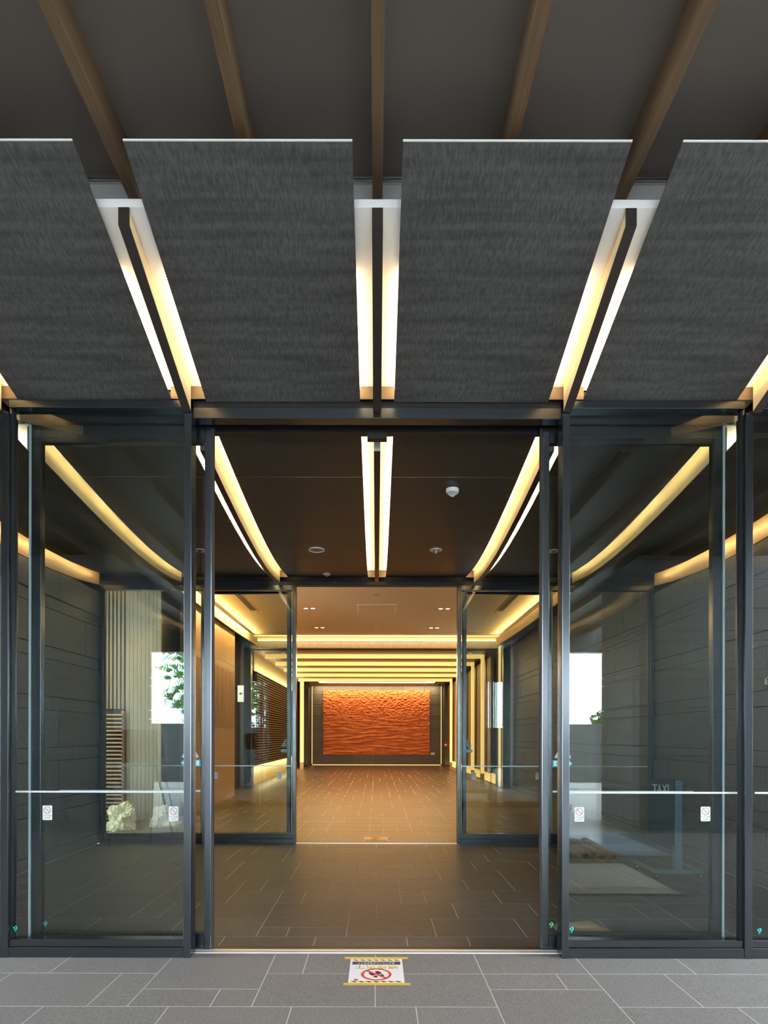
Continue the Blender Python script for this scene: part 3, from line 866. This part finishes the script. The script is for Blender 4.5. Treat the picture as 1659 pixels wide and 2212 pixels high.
MB().ring(0.036, 0.062, (x, y, z), X_, Y_, (0, 0, -1), 0.006, 24).build('rosette', 'plastic', t)
MB().lathe([(0.03, 0), (0.012, -0.024)], (x, y, z), seg=14).build('head', 'steel', t)

# ================================================================== LOBBY
lc = tag(bx('ceiling', 'cream', None, -5.2, 3.6, 7.60, 15.62, 3.95, 4.05), 'cream lobby ceiling beyond the rear doorway', kind='structure')
# side bulkheads of the lobby with curved lit coves
def side_cove(s, nm):
    t = empty('wall_cove', (s * 3.2, 10, 3.7), 'curved lit cove under the lobby ceiling on the %s side' % nm, 'light', 'lobby coves')
    mb = MB(); vs, fs = [], []
    n = 14
    for i in range(n + 1):
        y = 7.62 + (15.6 - 7.62) * i / n
        k = ((y - 11.6) / 4.0) ** 2
        z0 = 3.60 + 0.06 * k
        x0, x1 = s * 3.08, s * 3.11
        vs += [(x0, y, z0), (x1, y, z0), (x1, y, z0 + 0.20), (x0, y, z0 + 0.20)]
    for i in range(n):
        p, q = 4 * i, 4 * i + 4
        fs += [(p, q, q + 1, p + 1), (p + 3, p + 2, q + 2, q + 3), (p, p + 3, q + 3, q), (p + 1, q + 1, q + 2, p + 2)]
    fs += [(0, 1, 2, 3), (4 * n + 3, 4 * n + 2, 4 * n + 1, 4 * n)]
    mb.add(vs, fs).build('fascia', 'cream', t)
    bx('ledge', 'dark_back', t, s * 3.11, s * 3.46, 7.62, 15.6, 3.66, 3.68)
    area('led_light', (s * 3.125, 11.6, 3.865), 0.03, 7.8, 60, WARM2, (0, s * math.radians(112), 0), t)
side_cove(-1, 'left'); side_cove(1, 'right')
d = bpy.data.lights.new('spot_light', 'SPOT'); d.energy = 260; d.color = (1.0, 0.61, 0.26); d.spot_size = math.radians(110); d.spot_blend = 0.8; d.shadow_soft_size = 0.06
o = bpy.data.objects.new('spot_light', d); COL.objects.link(o); o.location = (-4.0, 8.55, 3.93)  # unseen spot added to light the bag and louvres
area('wall_fill_light', (-2.85, 11.6, 3.90), 0.05, 5.5, 130, WARM2, (0, math.radians(30), 0))  # area light added to brighten the oak wall, no fixture
# cove and beam between the lobby and the corridor
b = empty('trim_6', (0, 15.9, 3.7), 'brown beam with a lit cove line between lobby and corridor', kind='structure')
bx('beam_face', 'stone_lobby', b, -3.6, 3.6, 16.0, 16.3, 3.66, 3.85)
bx('cove_top', 'glow_line', b, -3.40, 3.34, 15.72, 15.76, 3.925, 3.955)
bx('cove_back', 'cream', b, -3.5, 3.5, 16.0, 16.04, 3.85, 4.05)
bx('cove_lid', 'cream', b, -3.6, 3.6, 15.62, 16.3, 4.0, 4.05)
bx('cove_lip', 'glow_line', b, -3.40, 3.34, 15.97, 15.99, 3.845, 3.870)
area('led_light', (0, 15.8, 3.90), 6.6, 0.05, 60, WARM2, (math.radians(20), 0, 0), b)

def downlight(x, y, z, label):
    t = empty('downlight', (x, y, z), label, 'downlight', 'pairs of recessed lobby downlights')
    MB().ring(0.042, 0.052, (x, y, z), X_, Y_, (0, 0, -1), 0.004, 20).build('trim_ring', 'plastic', t)
    MB().lathe([(0.042, 0.0), (0.041, -0.002)], (x, y, z), seg=18).build('lens', 'lamp_face', t)
    return t
LAB = ['outer', 'inner']
for s, nm in ((-1, 'left'), (1, 'right')):
    for k, (yy, rn) in enumerate(((10.2, 'nearest'), (12.4, 'middle'), (14.6, 'farthest'))):  # nearest row is hidden by the header, added to brighten the lobby
        for j, dx in enumerate((0.072, -0.072)):
            downlight(s * (1.385 + dx), yy, 3.949, '%s lamp of the %s %s downlight pair in the lobby ceiling' % (LAB[j], rn, nm))
        d = bpy.data.lights.new('spot_light', 'SPOT'); d.energy = 210; d.color = (1.0, 0.61, 0.26); d.spot_size = math.radians(95); d.spot_blend = 0.8; d.shadow_soft_size = 0.06
        o = bpy.data.objects.new('spot_light', d); COL.objects.link(o); o.location = (s * 1.385, yy, 3.93)
ap = empty('access_panel', (0, 12.4, 3.95), 'square cream access panel flush in the middle of the lobby ceiling', 'panel')
bx('frame', 'white', ap, -0.40, 0.40, 12.0, 12.8, 3.944, 3.9495)
bx('hatch', 'cream', ap, -0.375, 0.375, 12.025, 12.775, 3.940, 3.9435)
t = empty('ceiling_speaker', (0, 11.2, 3.95), 'round tan speaker in the cream lobby ceiling before the access panel', 'speaker')
MB().ring(0.055, 0.075, (0, 11.2, 3.949), X_, Y_, (0, 0, -1), 0.006, 24).build('rim', 'cream', t)
MB().lathe([(0.055, 0), (0.05, -0.003)], (0, 11.2, 3.949), seg=20).build('grille', 'card', t)
t = empty('sprinkler', (0, 14.6, 3.95), 'tiny white sprinkler between the farther downlight pairs', 'sprinkler')
MB().lathe([(0.045, 0), (0.04, -0.006)], (0, 14.6, 3.949), seg=16).build('rosette', 'plastic', t)
MB().lathe([(0.012, 0), (0.018, -0.02)], (0, 14.6, 3.943), seg=10).build('head', 'steel', t)
for s, nm in ((-1, 'left'), (1, 'right')):
    t = empty('slot_diffuser', (s * 2.6, 11, 3.95), 'narrow dark slot air diffuser in the %s lobby ceiling' % nm, 'vent', 'slot diffusers')
    bx('frame', 'cream', t, s * 2.52, s * 2.64, 10.2, 12.6, 3.944, 3.9495)
    bx('slot', 'black', t, s * 2.535, s * 2.570, 10.22, 12.58, 3.941, 3.9435)
    bx('slot', 'black', t, s * 2.590, s * 2.625, 10.22, 12.58, 3.941, 3.9435)
    t = empty('ceiling_slot', (s * 2.0, 15.1, 3.95), 'short bright slot near the %s end of the lobby cove' % nm, 'vent', 'cove end slots')
    bx('frame', 'white', t, s * 1.15, s * 2.7, 15.1, 15.16, 3.946, 3.9495)
    bx('slot', 'card', t, s * 1.18, s * 2.67, 15.115, 15.145, 3.943, 3.9455)

# left side of the lobby: louvre cabinet, pale boards, oak wall
lw = empty('louvre_screen', (-4.2, 9.4, 0), 'orange brown horizontal louvre screen behind the left rear pane', 'screen')
bx('backing', 'dark_back', lw, -4.75, -3.95, 9.46, 9.50, 0, 1.72)
for x in (-4.75, -4.36, -3.97): bx('upright', 'slat', lw, x, x + 0.03, 9.40, 9.458, 0, 1.72)
z = 0.03
while z < 1.70:
    bx('slat', 'slat', lw, -4.75, -3.94, 9.34, 9.398, z, z + 0.022)
    z += 0.062
pw = empty('wall_left_boards', (-4, 9.5, 0), 'pale ash vertical boards on the lobby wall beyond the left glass', kind='structure')
bx('backing', 'dark_back', pw, -5.2, -3.40, 9.56, 9.62, 0, 4.05)
x = -3.95
while x < -3.42:
    bx('board', 'pale_wood', pw, x, x + 0.058, 9.50, 9.555, 0.0, 3.95); x += 0.062
x = -5.2
while x < -3.96:
    bx('board', 'pale_wood', pw, x, x + 0.040, 9.515, 9.555, 1.75, 3.95); x += 0.062
ow = empty('wall_left_lobby', (-3.2, 11.7, 0), 'oak veneer panel wall along the left of the lobby', kind='structure')
bx('backing', 'dark_back', ow, -3.26, -3.19, 10.0, 13.4, 0, 3.66)
yy = 10.0
while yy < 13.3:
    e = min(yy + 0.85, 13.4)
    for (a, c) in ((0.0, 0.10), (0.104, 1.50), (1.504, 2.75), (2.754, 2.86), (2.864, 3.62)):
        bx('panel', 'wood', ow, -3.188, -3.15, yy + 0.003, e - 0.003, a, c)
    if yy < 13.3:
        k = yy + 0.05
        while k < e - 0.05:
            bx('slat', 'wood', ow, -3.149, -3.135, k, k + 0.02, 1.55, 2.72); k += 0.085
    yy = e
tag(bx('wall_left_recess', 'dark_back', None, -3.55, -3.45, 9.62, 27.6, 0, 4.05), 'dark recess wall on the left between oak panels and corridor', kind='structure')
tag(bx('wall_lobby_far_left', 'pale_wood', None, -5.25, -5.2, 7.6, 9.62, 0, 4.05), 'pale wall at the far left end of the lobby', kind='structure')
for s, nm, xx in ((-1, 'left', 3.26), (1, 'right', 3.28)):
    t = tag(bx('column', 'frame', None, s * (xx - 0.09), s * (xx + 0.09), 15.2, 15.4, 0, 3.66, bevel=0.004), 'slim grey metal column at the %s entrance to the corridor' % nm, 'column', 'lobby columns')
t = empty('exit_sign', (-3.2, 13.7, 2.0), 'small lit exit sign with a green arrow on the left lobby wall', 'sign')
bx('bracket', 'frame_black', t, -3.448, -3.171, 13.76, 13.78, 2.40, 2.43)
bx('housing', 'plastic', t, -3.17, -3.03, 13.75, 13.79, 2.10, 2.48)
bx('face', 'exit_white', t, -3.165, -3.035, 13.745, 13.7495, 2.105, 2.475)
MB().prism([(-0.035, 0), (0.005, 0.035), (0.005, 0.014), (0.045, 0.014), (0.045, -0.014), (0.005, -0.014), (0.005, -0.035)][::-1], (-3.10, 13.744, 2.29), X_, Z_, NY, 0.001).build('arrow', 'exit_green', t)

# corridor
cc = tag(bx('ceiling', 'corr_ceil', None, -3.6, 3.6, 16.3, 27.7, 3.64, 3.74), 'red brown wood ceiling of the corridor with lit cross bars', kind='structure')
FRY = [17.0, 18.75, 20.5, 22.3, 24.2]
FN = ['nearest', 'second', 'third', 'fourth', 'last']
for k, yy in enumerate(FRY):
    t = empty('light_portal', (0, yy, 0), '%s golden light bar crossing the corridor ceiling' % FN[k], 'light', 'golden corridor light frames')
    bx('top_bar', 'glow', t, -3.15, 2.94, yy, yy + 0.10, 3.525, 3.635)
    bx('right_leg', 'glow', t, 2.945, 3.035, yy, yy + 0.10, 0.28, 3.635)
    bx('leg_base', 'bronze_lip', t, 2.945, 3.035, yy, yy + 0.10, 0.0, 0.279)
    if k == 4:
        bx('left_leg', 'glow', t, -3.07, -2.93, yy, yy + 0.10, 0.28, 3.52)
        bx('leg_base', 'bronze_lip', t, -3.07, -2.93, yy, yy + 0.10, 0.0, 0.279)
t = empty('light_portal', (3.3, 15.6, 0), 'tall thin golden light leg at the right end of the lobby cove', 'light')
bx('right_leg', 'glow', t, 3.14, 3.19, 15.50, 15.56, 0.05, 3.90)
bx('leg_base', 'bronze_lip', t, 3.14, 3.19, 15.50, 15.56, 0.0, 0.049)
rw = empty('wall_right_corridor', (3.1, 20, 0), 'red brown wood panels along the right side of the corridor', kind='structure')
bx('backing', 'dark_back', rw, 3.25, 3.32, 15.9, 27.6, 0, 3.66)
ys = [16.3] + FRY + [27.0]
for a, c in zip(ys, ys[1:]):
    bx('panel', 'dark_wood', rw, 3.10, 3.14, a + 0.15, c - 0.05, 0.32, 3.50)
    bx('base_glow', 'glow', rw, 3.22, 3.245, a + 0.15, c - 0.05, 0.03, 0.30)
lv = empty('louvre_wall', (-3.3, 20.5, 0), 'long brown louvre wall lit above and below on the left of the corridor', 'screen')
bx('backing', 'dark_back', lv, -3.42, -3.36, 16.6, 24.6, 0.52, 3.12)
bx('upper_wall', 'cream', lv, -3.42, -3.38, 16.6, 24.6, 3.12, 3.64)
bx('lower_wall', 'cream', lv, -3.42, -3.38, 16.6, 24.6, 0, 0.50)
z = 0.55
while z < 3.10:
    bx('slat', 'dark_slat', lv, -3.355, -3.29, 16.6, 24.6, z, z + 0.030); z += 0.072
for yy in (17.3, 18.4): bx('upright', 'steel', lv, -3.285, -3.27, yy, yy + 0.02, 0.55, 3.10)
area('led_light', (-3.28, 20.6, 3.14), 0.04, 7.8, 45, WARM, (0, math.radians(160), 0), lv)
area('led_light', (-3.28, 20.6, 0.49), 0.04, 7.8, 40, WARM, (0, math.radians(20), 0), lv)
# end wall, artwork, pillars
ew = tag(bx('wall_end', 'dark_back', None, -3.6, 3.6, 27.64, 27.8, 0, 3.74), 'stone end wall of the corridor behind the orange artwork', kind='structure')
zs = [0.05, 0.48, 0.62, 1.02, 1.16, 1.56, 1.70, 2.10, 2.24, 2.64, 2.78, 3.22, 3.62]
for i, (a, c) in enumerate(zip(zs, zs[1:])):
    x = -2.93
    while x < 2.92:
        e = min(x + R.choice([0.9, 0.98, 1.2]), 2.93)
        if 2.93 - e < 0.3: e = 2.93
        bx('stone', 'stone_lobby', ew, x + 0.004, e - 0.004, 27.60 + (0.008 if c - a < 0.2 else 0.0), 27.638, a + 0.004, c - 0.004)
        x = e
bx('edge_light', 'glow', ew, -2.965, -2.94, 27.60, 27.638, 0.05, 3.60)
bx('edge_light', 'glow', ew, 2.94, 2.965, 27.60, 27.638, 0.05, 3.60)
bx('base_light', 'glow', ew, -2.93, 2.93, 27.60, 27.638, 0.0, 0.028)
area('wall_fill_light', (0, 27.25, 3.60), 5.6, 0.06, 75, WARM, (math.radians(18), 0, 0))  # unseen wash light added for the end wall and artwork
for s, nm in ((-1, 'left'), (1, 'right')):
    pl = empty('stone_pillar', (s * 3.2, 26.6, 0), 'dark stone pier %s of the orange artwork' % nm, 'pillar', 'corridor end piers')
    bx('core', 'dark_back', pl, s * 3.02, s * 3.6, 26.53, 27.6, 0, 3.64)
    for a, c in zip(zs, zs[1:]): bx('stone', 'stone', pl, s * 3.0, s * 3.4, 26.50, 26.528, a + 0.004, c - 0.004)
aw = empty('relief_artwork', (0, 27.5, 0.48), 'burnt orange relief artwork with rippled surface on the end wall', 'artwork')
nx, nz = 220, 140
x0, x1, z0, z1 = -2.44, 2.42, 0.48, 3.42
vs, fs = [], []
for j in range(nz + 1):
    for i in range(nx + 1):
        u, v = i / nx, j / nz
        x, z = x0 + (x1 - x0) * u, z0 + (z1 - z0) * v
        low = mnoise.noise((x * 1.8 + 3, z * 13 + 1.5 * mnoise.noise((x * 0.8, z * 1.2, 5)), 0.3))
        high = mnoise.noise((x * 11, z * 13, 2.2))
        k = min(1, max(0, v * 1.6 - 0.35 + 0.25 * (u - 0.5)))
        vs.append((x, 27.545 - 0.035 * ((1 - k) * low + k * high), z))
for j in range(nz):
    for i in range(nx):
        p = j * (nx + 1) + i
        fs.append((p, p + 1, p + nx + 2, p + nx + 1))
MB().add(vs, fs).build('relief', 'orange_art', aw)
bx('back_board', 'orange_art', aw, x0, x1, 27.575, 27.598, z0, z1)
cp = empty('caption_plate', (2.6, 27.59, 0.5), 'small pale caption plate low beside the orange artwork', 'sign')
bx('plate', 'white', cp, 2.48, 2.66, 27.58, 27.598, 0.48, 0.58)
bx('print', 'ink_grey', cp, 2.50, 2.64, 27.578, 27.5795, 0.52, 0.535)
t = empty('indicator_lamp', (2.99, 26.49, 0.98), 'tiny red lamp on the right stone pier', 'lamp')
MB().lathe([(0.05, 0), (0.05, -0.02)], (3.03, 26.497, 0.95), 'Y', 12).build('bezel', 'plastic', t)
MB().lathe([(0.04, 0), (0.025, -0.02)], (3.03, 26.476, 0.95), 'Y', 12).build('lens', 'red_lamp', t)
# ceiling light rectangle
t = empty('ceiling_light', (0, 25.5, 3.63), 'pale rectangular light outline on the ceiling before the artwork', 'light')
bx('front_tube', 'glow_cool', t, -2.15, 2.15, 25.75, 25.87, 3.60, 3.638)
bx('side_tube', 'glow_cool', t, -2.45, -2.16, 24.9, 25.87, 3.60, 3.638)
bx('side_tube', 'glow_cool', t, 2.16, 2.45, 24.9, 25.87, 3.60, 3.638)
cm = empty('security_camera', (2.75, 26.9, 3.62), 'black dome security camera at the corridor end ceiling', 'camera')
MB().lathe([(0.06, 0), (0.06, -0.03)], (2.75, 26.3, 3.638), seg=16).build('base', 'plastic', cm)
MB().lathe([(0.05, 0), (0.045, -0.03), (0.02, -0.055)], (2.75, 26.3, 3.608), seg=16).build('dome', 'black', cm)
for k, (yy, xx) in enumerate(((16.8, 2.6), (18.2, 2.45), (19.8, 2.4), (21.4, 2.3))):
    for s, nm in ((-1, 'left'), (1, 'right')):
        t = empty('downlight', (s * xx, yy, 3.64), '%s corridor downlight on the %s, just before a golden bar' % (FN[k], nm), 'downlight', 'small corridor downlights')
        MB().ring(0.04, 0.06, (s * xx, yy, 3.639), X_, Y_, (0, 0, -1), 0.005, 16).build('trim_ring', 'plastic', t)
        MB().lathe([(0.04, 0), (0.03, -0.004)], (s * xx, yy, 3.639), seg=14).build('lens', 'glow_cool', t)
for k in range(3):
    d = bpy.data.lights.new('corridor_light', 'AREA'); d.shape = 'RECTANGLE'; d.size = 5.0; d.size_y = 0.12; d.energy = 110; d.color = WARM2
    o = bpy.data.objects.new('corridor_light', d); COL.objects.link(o); o.location = (0, 17.9 + 1.8 * k, 3.60)

# ================================================================== OBJECTS INSIDE
# taxi sign on castors
def X(px, y): return (px - 813.5) * y / F_PX
ty = 5.62
ts = empty('taxi_sign', (2.75, ty, 0), 'black wheeled TAXI sign stand behind the right glass', 'sign')
bx('board', 'signboard', ts, 2.520, 2.768, ty - 0.012, ty + 0.012, 0.32, 0.935, bevel=0.003)
bx('post', 'stand', ts, 2.770, 2.835, ty - 0.03, ty + 0.03, 0.09, 0.925, bevel=0.003)
bx('base_bar', 'stand', ts, 2.585, 3.030, ty - 0.035, ty + 0.035, 0.060, 0.092, bevel=0.003)
bx('side_foot', 'stand', ts, 2.585, 2.625, ty - 0.034, ty + 0.47, 0.058, 0.084, bevel=0.003)
bx('side_foot', 'stand', ts, 2.990, 3.030, ty - 0.034, ty + 0.47, 0.058, 0.084, bevel=0.003)
for dx in (2.605, 3.010):
    for dy in (0.0, 0.44):
        c = MB().lathe([(0.024, -0.012), (0.027, -0.008), (0.027, 0.008), (0.024, 0.012)], (dx, ty + dy, 0.027), 'X', 16).build('castor', 'chrome', ts)
        bx('fork', 'chrome', c, dx - 0.018, dx + 0.018, ty + dy - 0.012, ty + dy + 0.012, 0.046, 0.056)
text('lettering', 'TAXI', 'white', ts, (2.635, ty - 0.013, 0.845), X_, Z_, NY, 0.145, 0.085, 0.012)

# plastic bags behind left rear glass
def blob(name, m, parent, c, r, seed, amp=0.35, nu=36, nv=20, flat=0.0):
    vs, fs = [], []
    for j in range(nv + 1):
        th = math.pi * j / nv
        for i in range(nu):
            ph = 2 * math.pi * i / nu
            d = Vector((math.sin(th) * math.cos(ph), math.sin(th) * math.sin(ph), math.cos(th)))
            k = 1 + amp * mnoise.noise(d * 1.6 + Vector((seed, 0, 0))) + 0.35 * amp * abs(mnoise.noise(d * 5.5 + Vector((0, seed, 0)))) + 0.2 * amp * mnoise.noise(d * 12)
            p = Vector((c[0] + d.x * r[0] * k, c[1] + d.y * r[1] * k, c[2] + d.z * r[2] * k))
            p.z = max(p.z, 0.004)
            vs.append(p)
    for j in range(nv):
        for i in range(nu):
            k = (i + 1) % nu
            fs.append((j * nu + i, (j + 1) * nu + i, (j + 1) * nu + k, j * nu + k))
    return MB().add(vs, fs).build(name, m, parent, smooth=False)
b = empty('plastic_bag', (-3.62, 8.55, 0), 'crumpled yellowish plastic bag on the floor behind left rear glass', 'bag')
blob('film', 'bag', b, (-3.62, 8.55, 0.12), (0.19, 0.19, 0.21), 3.1, amp=0.6, nu=56, nv=34)
blob('knot', 'bag', b, (-3.58, 8.55, 0.33), (0.05, 0.05, 0.05), 5.7)
b = empty('plastic_bag', (-3.05, 8.75, 0), 'clear crumpled plastic bag beside the yellowish one', 'bag')
blob('film', 'film', b, (-3.12, 8.85, 0.10), (0.16, 0.17, 0.17), 8.3, amp=0.6, nu=56, nv=34)
blob('fold', 'film', b, (-2.98, 8.80, 0.05), (0.12, 0.12, 0.07), 11.3)
t = tag(MB().add([(1.23, 4.02, 0.002), (1.56, 4.02, 0.002), (1.60, 4.12, 0.002), (1.50, 4.25, 0.03), (1.23, 4.24, 0.004),
                  (1.23, 4.02, 0.006), (1.56, 4.02, 0.006), (1.60, 4.12, 0.006), (1.50, 4.25, 0.034), (1.23, 4.24, 0.008)],
                 [(0, 4, 3, 2, 1), (5, 6, 7, 8, 9), (0, 1, 6, 5), (1, 2, 7, 6), (2, 3, 8, 7), (3, 4, 9, 8), (4, 0, 5, 9)]).build('cardboard_sheet', 'card'), 'brown cardboard sheet on the floor just inside the right pane', 'cardboard')
# wall outlet and raised metal character on the right wall
t = empty('wall_outlet', (3.41, 5.8, 0.3), 'black wall outlet plate low on the right granite wall', 'outlet')
bx('plate', 'black', t, 3.405, 3.4185, 5.62, 5.70, 0.32, 0.46)
bx('cover', 'grey_plastic', t, 3.401, 3.4045, 5.64, 5.68, 0.345, 0.435)
t = empty('wall_sign', (3.41, 5.2, 1.7), 'raised steel character on the right granite wall at the picture edge', 'sign')
text('lettering', '日', 'plastic', t, (3.412, 5.26, 1.815), (0, -1, 0), Z_, (-1, 0, 0), 0.055, 0.055, 0.012)

# ---- floor posters -------------------------------------------------
def poster(xc, yc, w, d, flip, label):
    """Printed sheet taped to the floor; top edge away from the viewer unless flipped."""
    f = -1 if flip else 1
    u = (f, 0, 0); v = (0, f, 0)
    t = empty('floor_poster', (xc, yc, 0.0005), label, 'poster')
    zz = 0.0008
    MB().prism([(-w/2, -d/2), (w/2, -d/2), (w/2, d/2), (-w/2, d/2)], (xc, yc, 0.0003), u, v, Z_, 0.0006).build('sheet', 'paper', t)
    def P(name, m, poly, z=0.0010): MB().prism(poly, (xc, yc, z), u, v, Z_, 0.0003).build(name, m, t)
    P('headline_band', 'purple', [(-w*0.46, d*0.235), (w*0.46, d*0.235), (w*0.46, d*0.365), (-w*0.46, d*0.365)])
    text('lettering', 'ここから先クリーニング済', 'paper', t, (Vector((xc, yc, 0.0014)) + Vector(v) * d * 0.300), u, v, Z_, w * 0.70, d * 0.092, 0.0003)
    text('lettering_outline', '土足厳禁', 'ink', t, (Vector((xc, yc, 0.0010)) + Vector(v) * d * 0.138 + Vector(u) * (-w * 0.0)), u, v, Z_, w * 0.82, d * 0.150, 0.0003)
    text('lettering', '土足厳禁', 'yellow', t, (Vector((xc, yc, 0.0014)) + Vector(v) * d * 0.142 + Vector(u) * (w * 0.004)), u, v, Z_, w * 0.80, d * 0.130, 0.0003)
    for y0, nm in ((0.405, 'a'), (-0.465, 'b')):
        P('stripe_band', 'yellow', [(-w*0.46, d*y0), (w*0.46, d*y0), (w*0.46, d*(y0+0.045)), (-w*0.46, d*(y0+0.045))])
        mb = MB(); k = 7
        for i in range(k):
            xa = -w*0.46 + i * w*0.92/k
            s = w*0.92/k
            mb.prism([(xa + s*0.45, d*y0), (xa + s*0.95, d*y0), (xa + s*0.5, d*(y0+0.045)), (xa, d*(y0+0.045))], (xc, yc, 0.0014), u, v, Z_, 0.0002)
        mb.build('black_stripes', 'black', t)
    c = Vector((xc, yc, 0.0012)) - Vector(v) * d * 0.165
    r = min(w * 0.29, d * 0.235)
    sh = MB()
    def sole(cx, cy):
        a = math.radians(28)
        for poly in ([(-0.13, -0.02), (0.13, -0.05), (0.17, 0.16), (0.13, 0.42), (0.0, 0.5), (-0.13, 0.42), (-0.16, 0.16)], [(-0.12, -0.12), (0.12, -0.15), (0.11, -0.38), (0.0, -0.45), (-0.1, -0.38)]):
            sh.prism([((cx + (p[0] * math.cos(a) - p[1] * math.sin(a))) * r * 1.05, (cy + (p[0] * math.sin(a) + p[1] * math.cos(a))) * r * 1.05) for p in poly], c, u, v, Z_, 0.0003)
    sole(-0.18, -0.10); sole(0.22, 0.10)
    sh.build('shoe_prints', 'black', t)
    g = MB().ring(r * 0.83, r, c + Vector((0, 0, 0.0004)), u, v, Z_, 0.0003, 40)
    q = r * 0.92 * 0.7071; e = r * 0.062
    g.prism([(-q - e, q - e), (q - e, -q - e), (q + e, -q + e), (-q + e, q + e)], c + Vector((0, 0, 0.0004)), u, v, Z_, 0.0003)
    g.build('prohibition_sign', 'red', t)
    P('maker_mark', 'sticker_red', [(-w*0.40, -d*0.40), (-w*0.33, -d*0.40), (-w*0.33, -d*0.345), (-w*0.40, -d*0.345)])
    bx('tape', 'tape', t, xc - w * 0.62, xc + w * 0.62, yc + d * 0.5 - 0.006, yc + d * 0.5 + 0.026, 0.0010, 0.0018)
    bx('tape', 'tape', t, xc - w * 0.58, xc + w * 0.60, yc - d * 0.5 - 0.024, yc - d * 0.5 + 0.004, 0.0010, 0.0018)
poster(0.001, 3.425, 0.305, 0.36, False, 'taped no shoes notice on the paving before the front threshold')
poster(-0.004, 7.80, 0.297, 0.30, True, 'taped no shoes notice upside down beyond the rear threshold')

# ================================================================== BEHIND THE VIEWER (seen reflected in the glass)
tag(bx('floor', 'road', None, -40, 40, -60, 3.6, -0.12, -0.062), 'pale paved forecourt behind the viewer', kind='structure')
def pier(x0, x1, y0, y1, label):
    t = empty('stone_pier', ((x0 + x1) / 2, (y0 + y1) / 2, 0), label, 'pier', 'porch piers')
    bx('core', 'dark_back', t, x0 + 0.03, x1 - 0.03, y0 + 0.03, y1 - 0.03, 0, 3.825)
    js = JOINTS + [3.5, 3.825]
    for a, c in zip(js, js[1:]): bx('stone', 'stone', t, x0, x1, y0, y1, a + 0.004, c - 0.004)
    return t
pier(-9.0, -3.62, -2.4, -1.0, 'stone porch pier reflected in the left glass')
pr = pier(3.62, 7.6, -2.4, -1.0, 'stone porch pier reflected in the right glass')
bx('sky_block', 'stone', pr, 5.42, 7.6, -2.4, -1.0, 3.828, 4.7)  # block added on the pier to hide sky from the right glass
pier(-3.4, -2.65, -4.0, -3.5, 'added sky-blocking column left of the forecourt view')  # unseen columns added to keep sky reflections off the rear panes
pier(2.65, 3.4, -4.0, -3.5, 'added sky-blocking column right of the forecourt view')
for s, nm in ((-1, 'left'), (1, 'right')):
    t = tag(bx('boundary_wall', 'concrete', None, s * 3.5, s * 12, -10.2, -10.0, 0, 1.68), 'low dark boundary wall across the forecourt on the %s' % nm, 'wall', 'forecourt walls')
def tree(x, y, h, r, label, seed, n=420):
    t = empty('tree', (x, y, 0), label, 'tree', 'trees beyond the forecourt')
    MB().rod((x, y, 0), (x, y, h * 0.6), 0.09, 8).build('trunk', 'bark', t)
    rr = random.Random(seed)
    mb = MB()
    for i in range(n):
        d = Vector((rr.gauss(0, 1), rr.gauss(0, 1), rr.gauss(0, 1))); d.normalize()
        p = Vector((x, y, h * 0.68)) + Vector((d.x * r, d.y * r, d.z * h * 0.36)) * rr.random() ** 0.4
        a = Vector((rr.gauss(0, 1), rr.gauss(0, 1), rr.gauss(0, 1))).normalized()
        b = a.cross(d).normalized() * 0.09; a = a * 0.16
        mb.add([p - a, p - b, p + a, p + b], [(0, 1, 2, 3)])
    o = mb.build('leaves', 'green', t); o['kind'] = 'stuff'
tree(-5.6, -11.6, 4.6, 1.2, 'leafy green tree reflected in the left panes', 1)
tree(-10.6, -14.0, 5.4, 1.5, 'taller leafy tree farther left beyond the wall', 2)
tree(7.3, -11.8, 2.1, 0.6, 'small green tree above the right boundary wall', 3)
# building materials on the right
t = tag(bx('plastic_sheet', 'sheet', None, 1.75, 3.3, -1.3, 0.58, 0.0005, 0.006), 'pale blue sheet laid on the paving, reflected in the right glass', 'sheet')
t = tag(bx('plywood_sheet', 'ply', None, 1.62, 2.55, 1.05, 2.25, 0.0005, 0.013), 'weathered plywood sheet on the paving, reflected in the right glass', 'board')
for xx, zz, y0, lab in ((2.22, 0.062, 0.62, 'beige roll lying leftmost beside the steel grate'), (2.36, 0.062, 0.70, 'middle beige roll with its end towards the doors'), (2.50, 0.062, 0.66, 'beige roll lying rightmost on the blue sheet edge')):
    t = empty('paper_roll', (xx, y0, zz), lab, 'roll', 'rolls by the blue sheet')
    MB().ring(0.030, 0.056, (xx, y0 + 0.3, zz), X_, Z_, NY, 0.9, 18).build('roll', 'roll', t)
    MB().ring(0.024, 0.0295, (xx, y0 + 0.31, zz), X_, Z_, NY, 0.92, 14).build('core', 'card', t)
t = empty('steel_grate', (1.95, 0.85, 0), 'dark steel floor grate lying flat beside the rolls', 'grate')
bx('frame_bar', 'frame_black', t, 1.72, 2.12, 0.60, 0.63, 0.014, 0.05)
bx('frame_bar', 'frame_black', t, 1.72, 2.12, 0.97, 1.00, 0.014, 0.05)
for k in range(11): bx('bar', 'frame_black', t, 1.72 + k * 0.039, 1.73 + k * 0.039, 0.631, 0.969, 0.016, 0.046)
# folded work board standing on slanted legs on the left
t = empty('work_stand', (-3.4, -0.4, 0), 'dark rounded board on four slanted legs, reflected in the left panes', 'stand')
MB().prism(rrect(0.62, 0.42, 0.10), (-3.05, -0.30, 1.20), X_, (0, 0.25, 0.97), (0, 0.97, -0.25), 0.05).build('board', 'bronze', t)
for dx in (-0.25, 0.25):
    MB().rod((-3.05 + dx, -0.28, 1.02), (-3.05 + dx + 0.06, 0.0, 0.0), 0.014, 8).build('leg', 'bronze', t)
    MB().rod((-3.05 + dx, -0.28, 1.02), (-3.05 + dx + 0.10, -0.7, 0.0), 0.014, 8).build('leg', 'bronze', t)
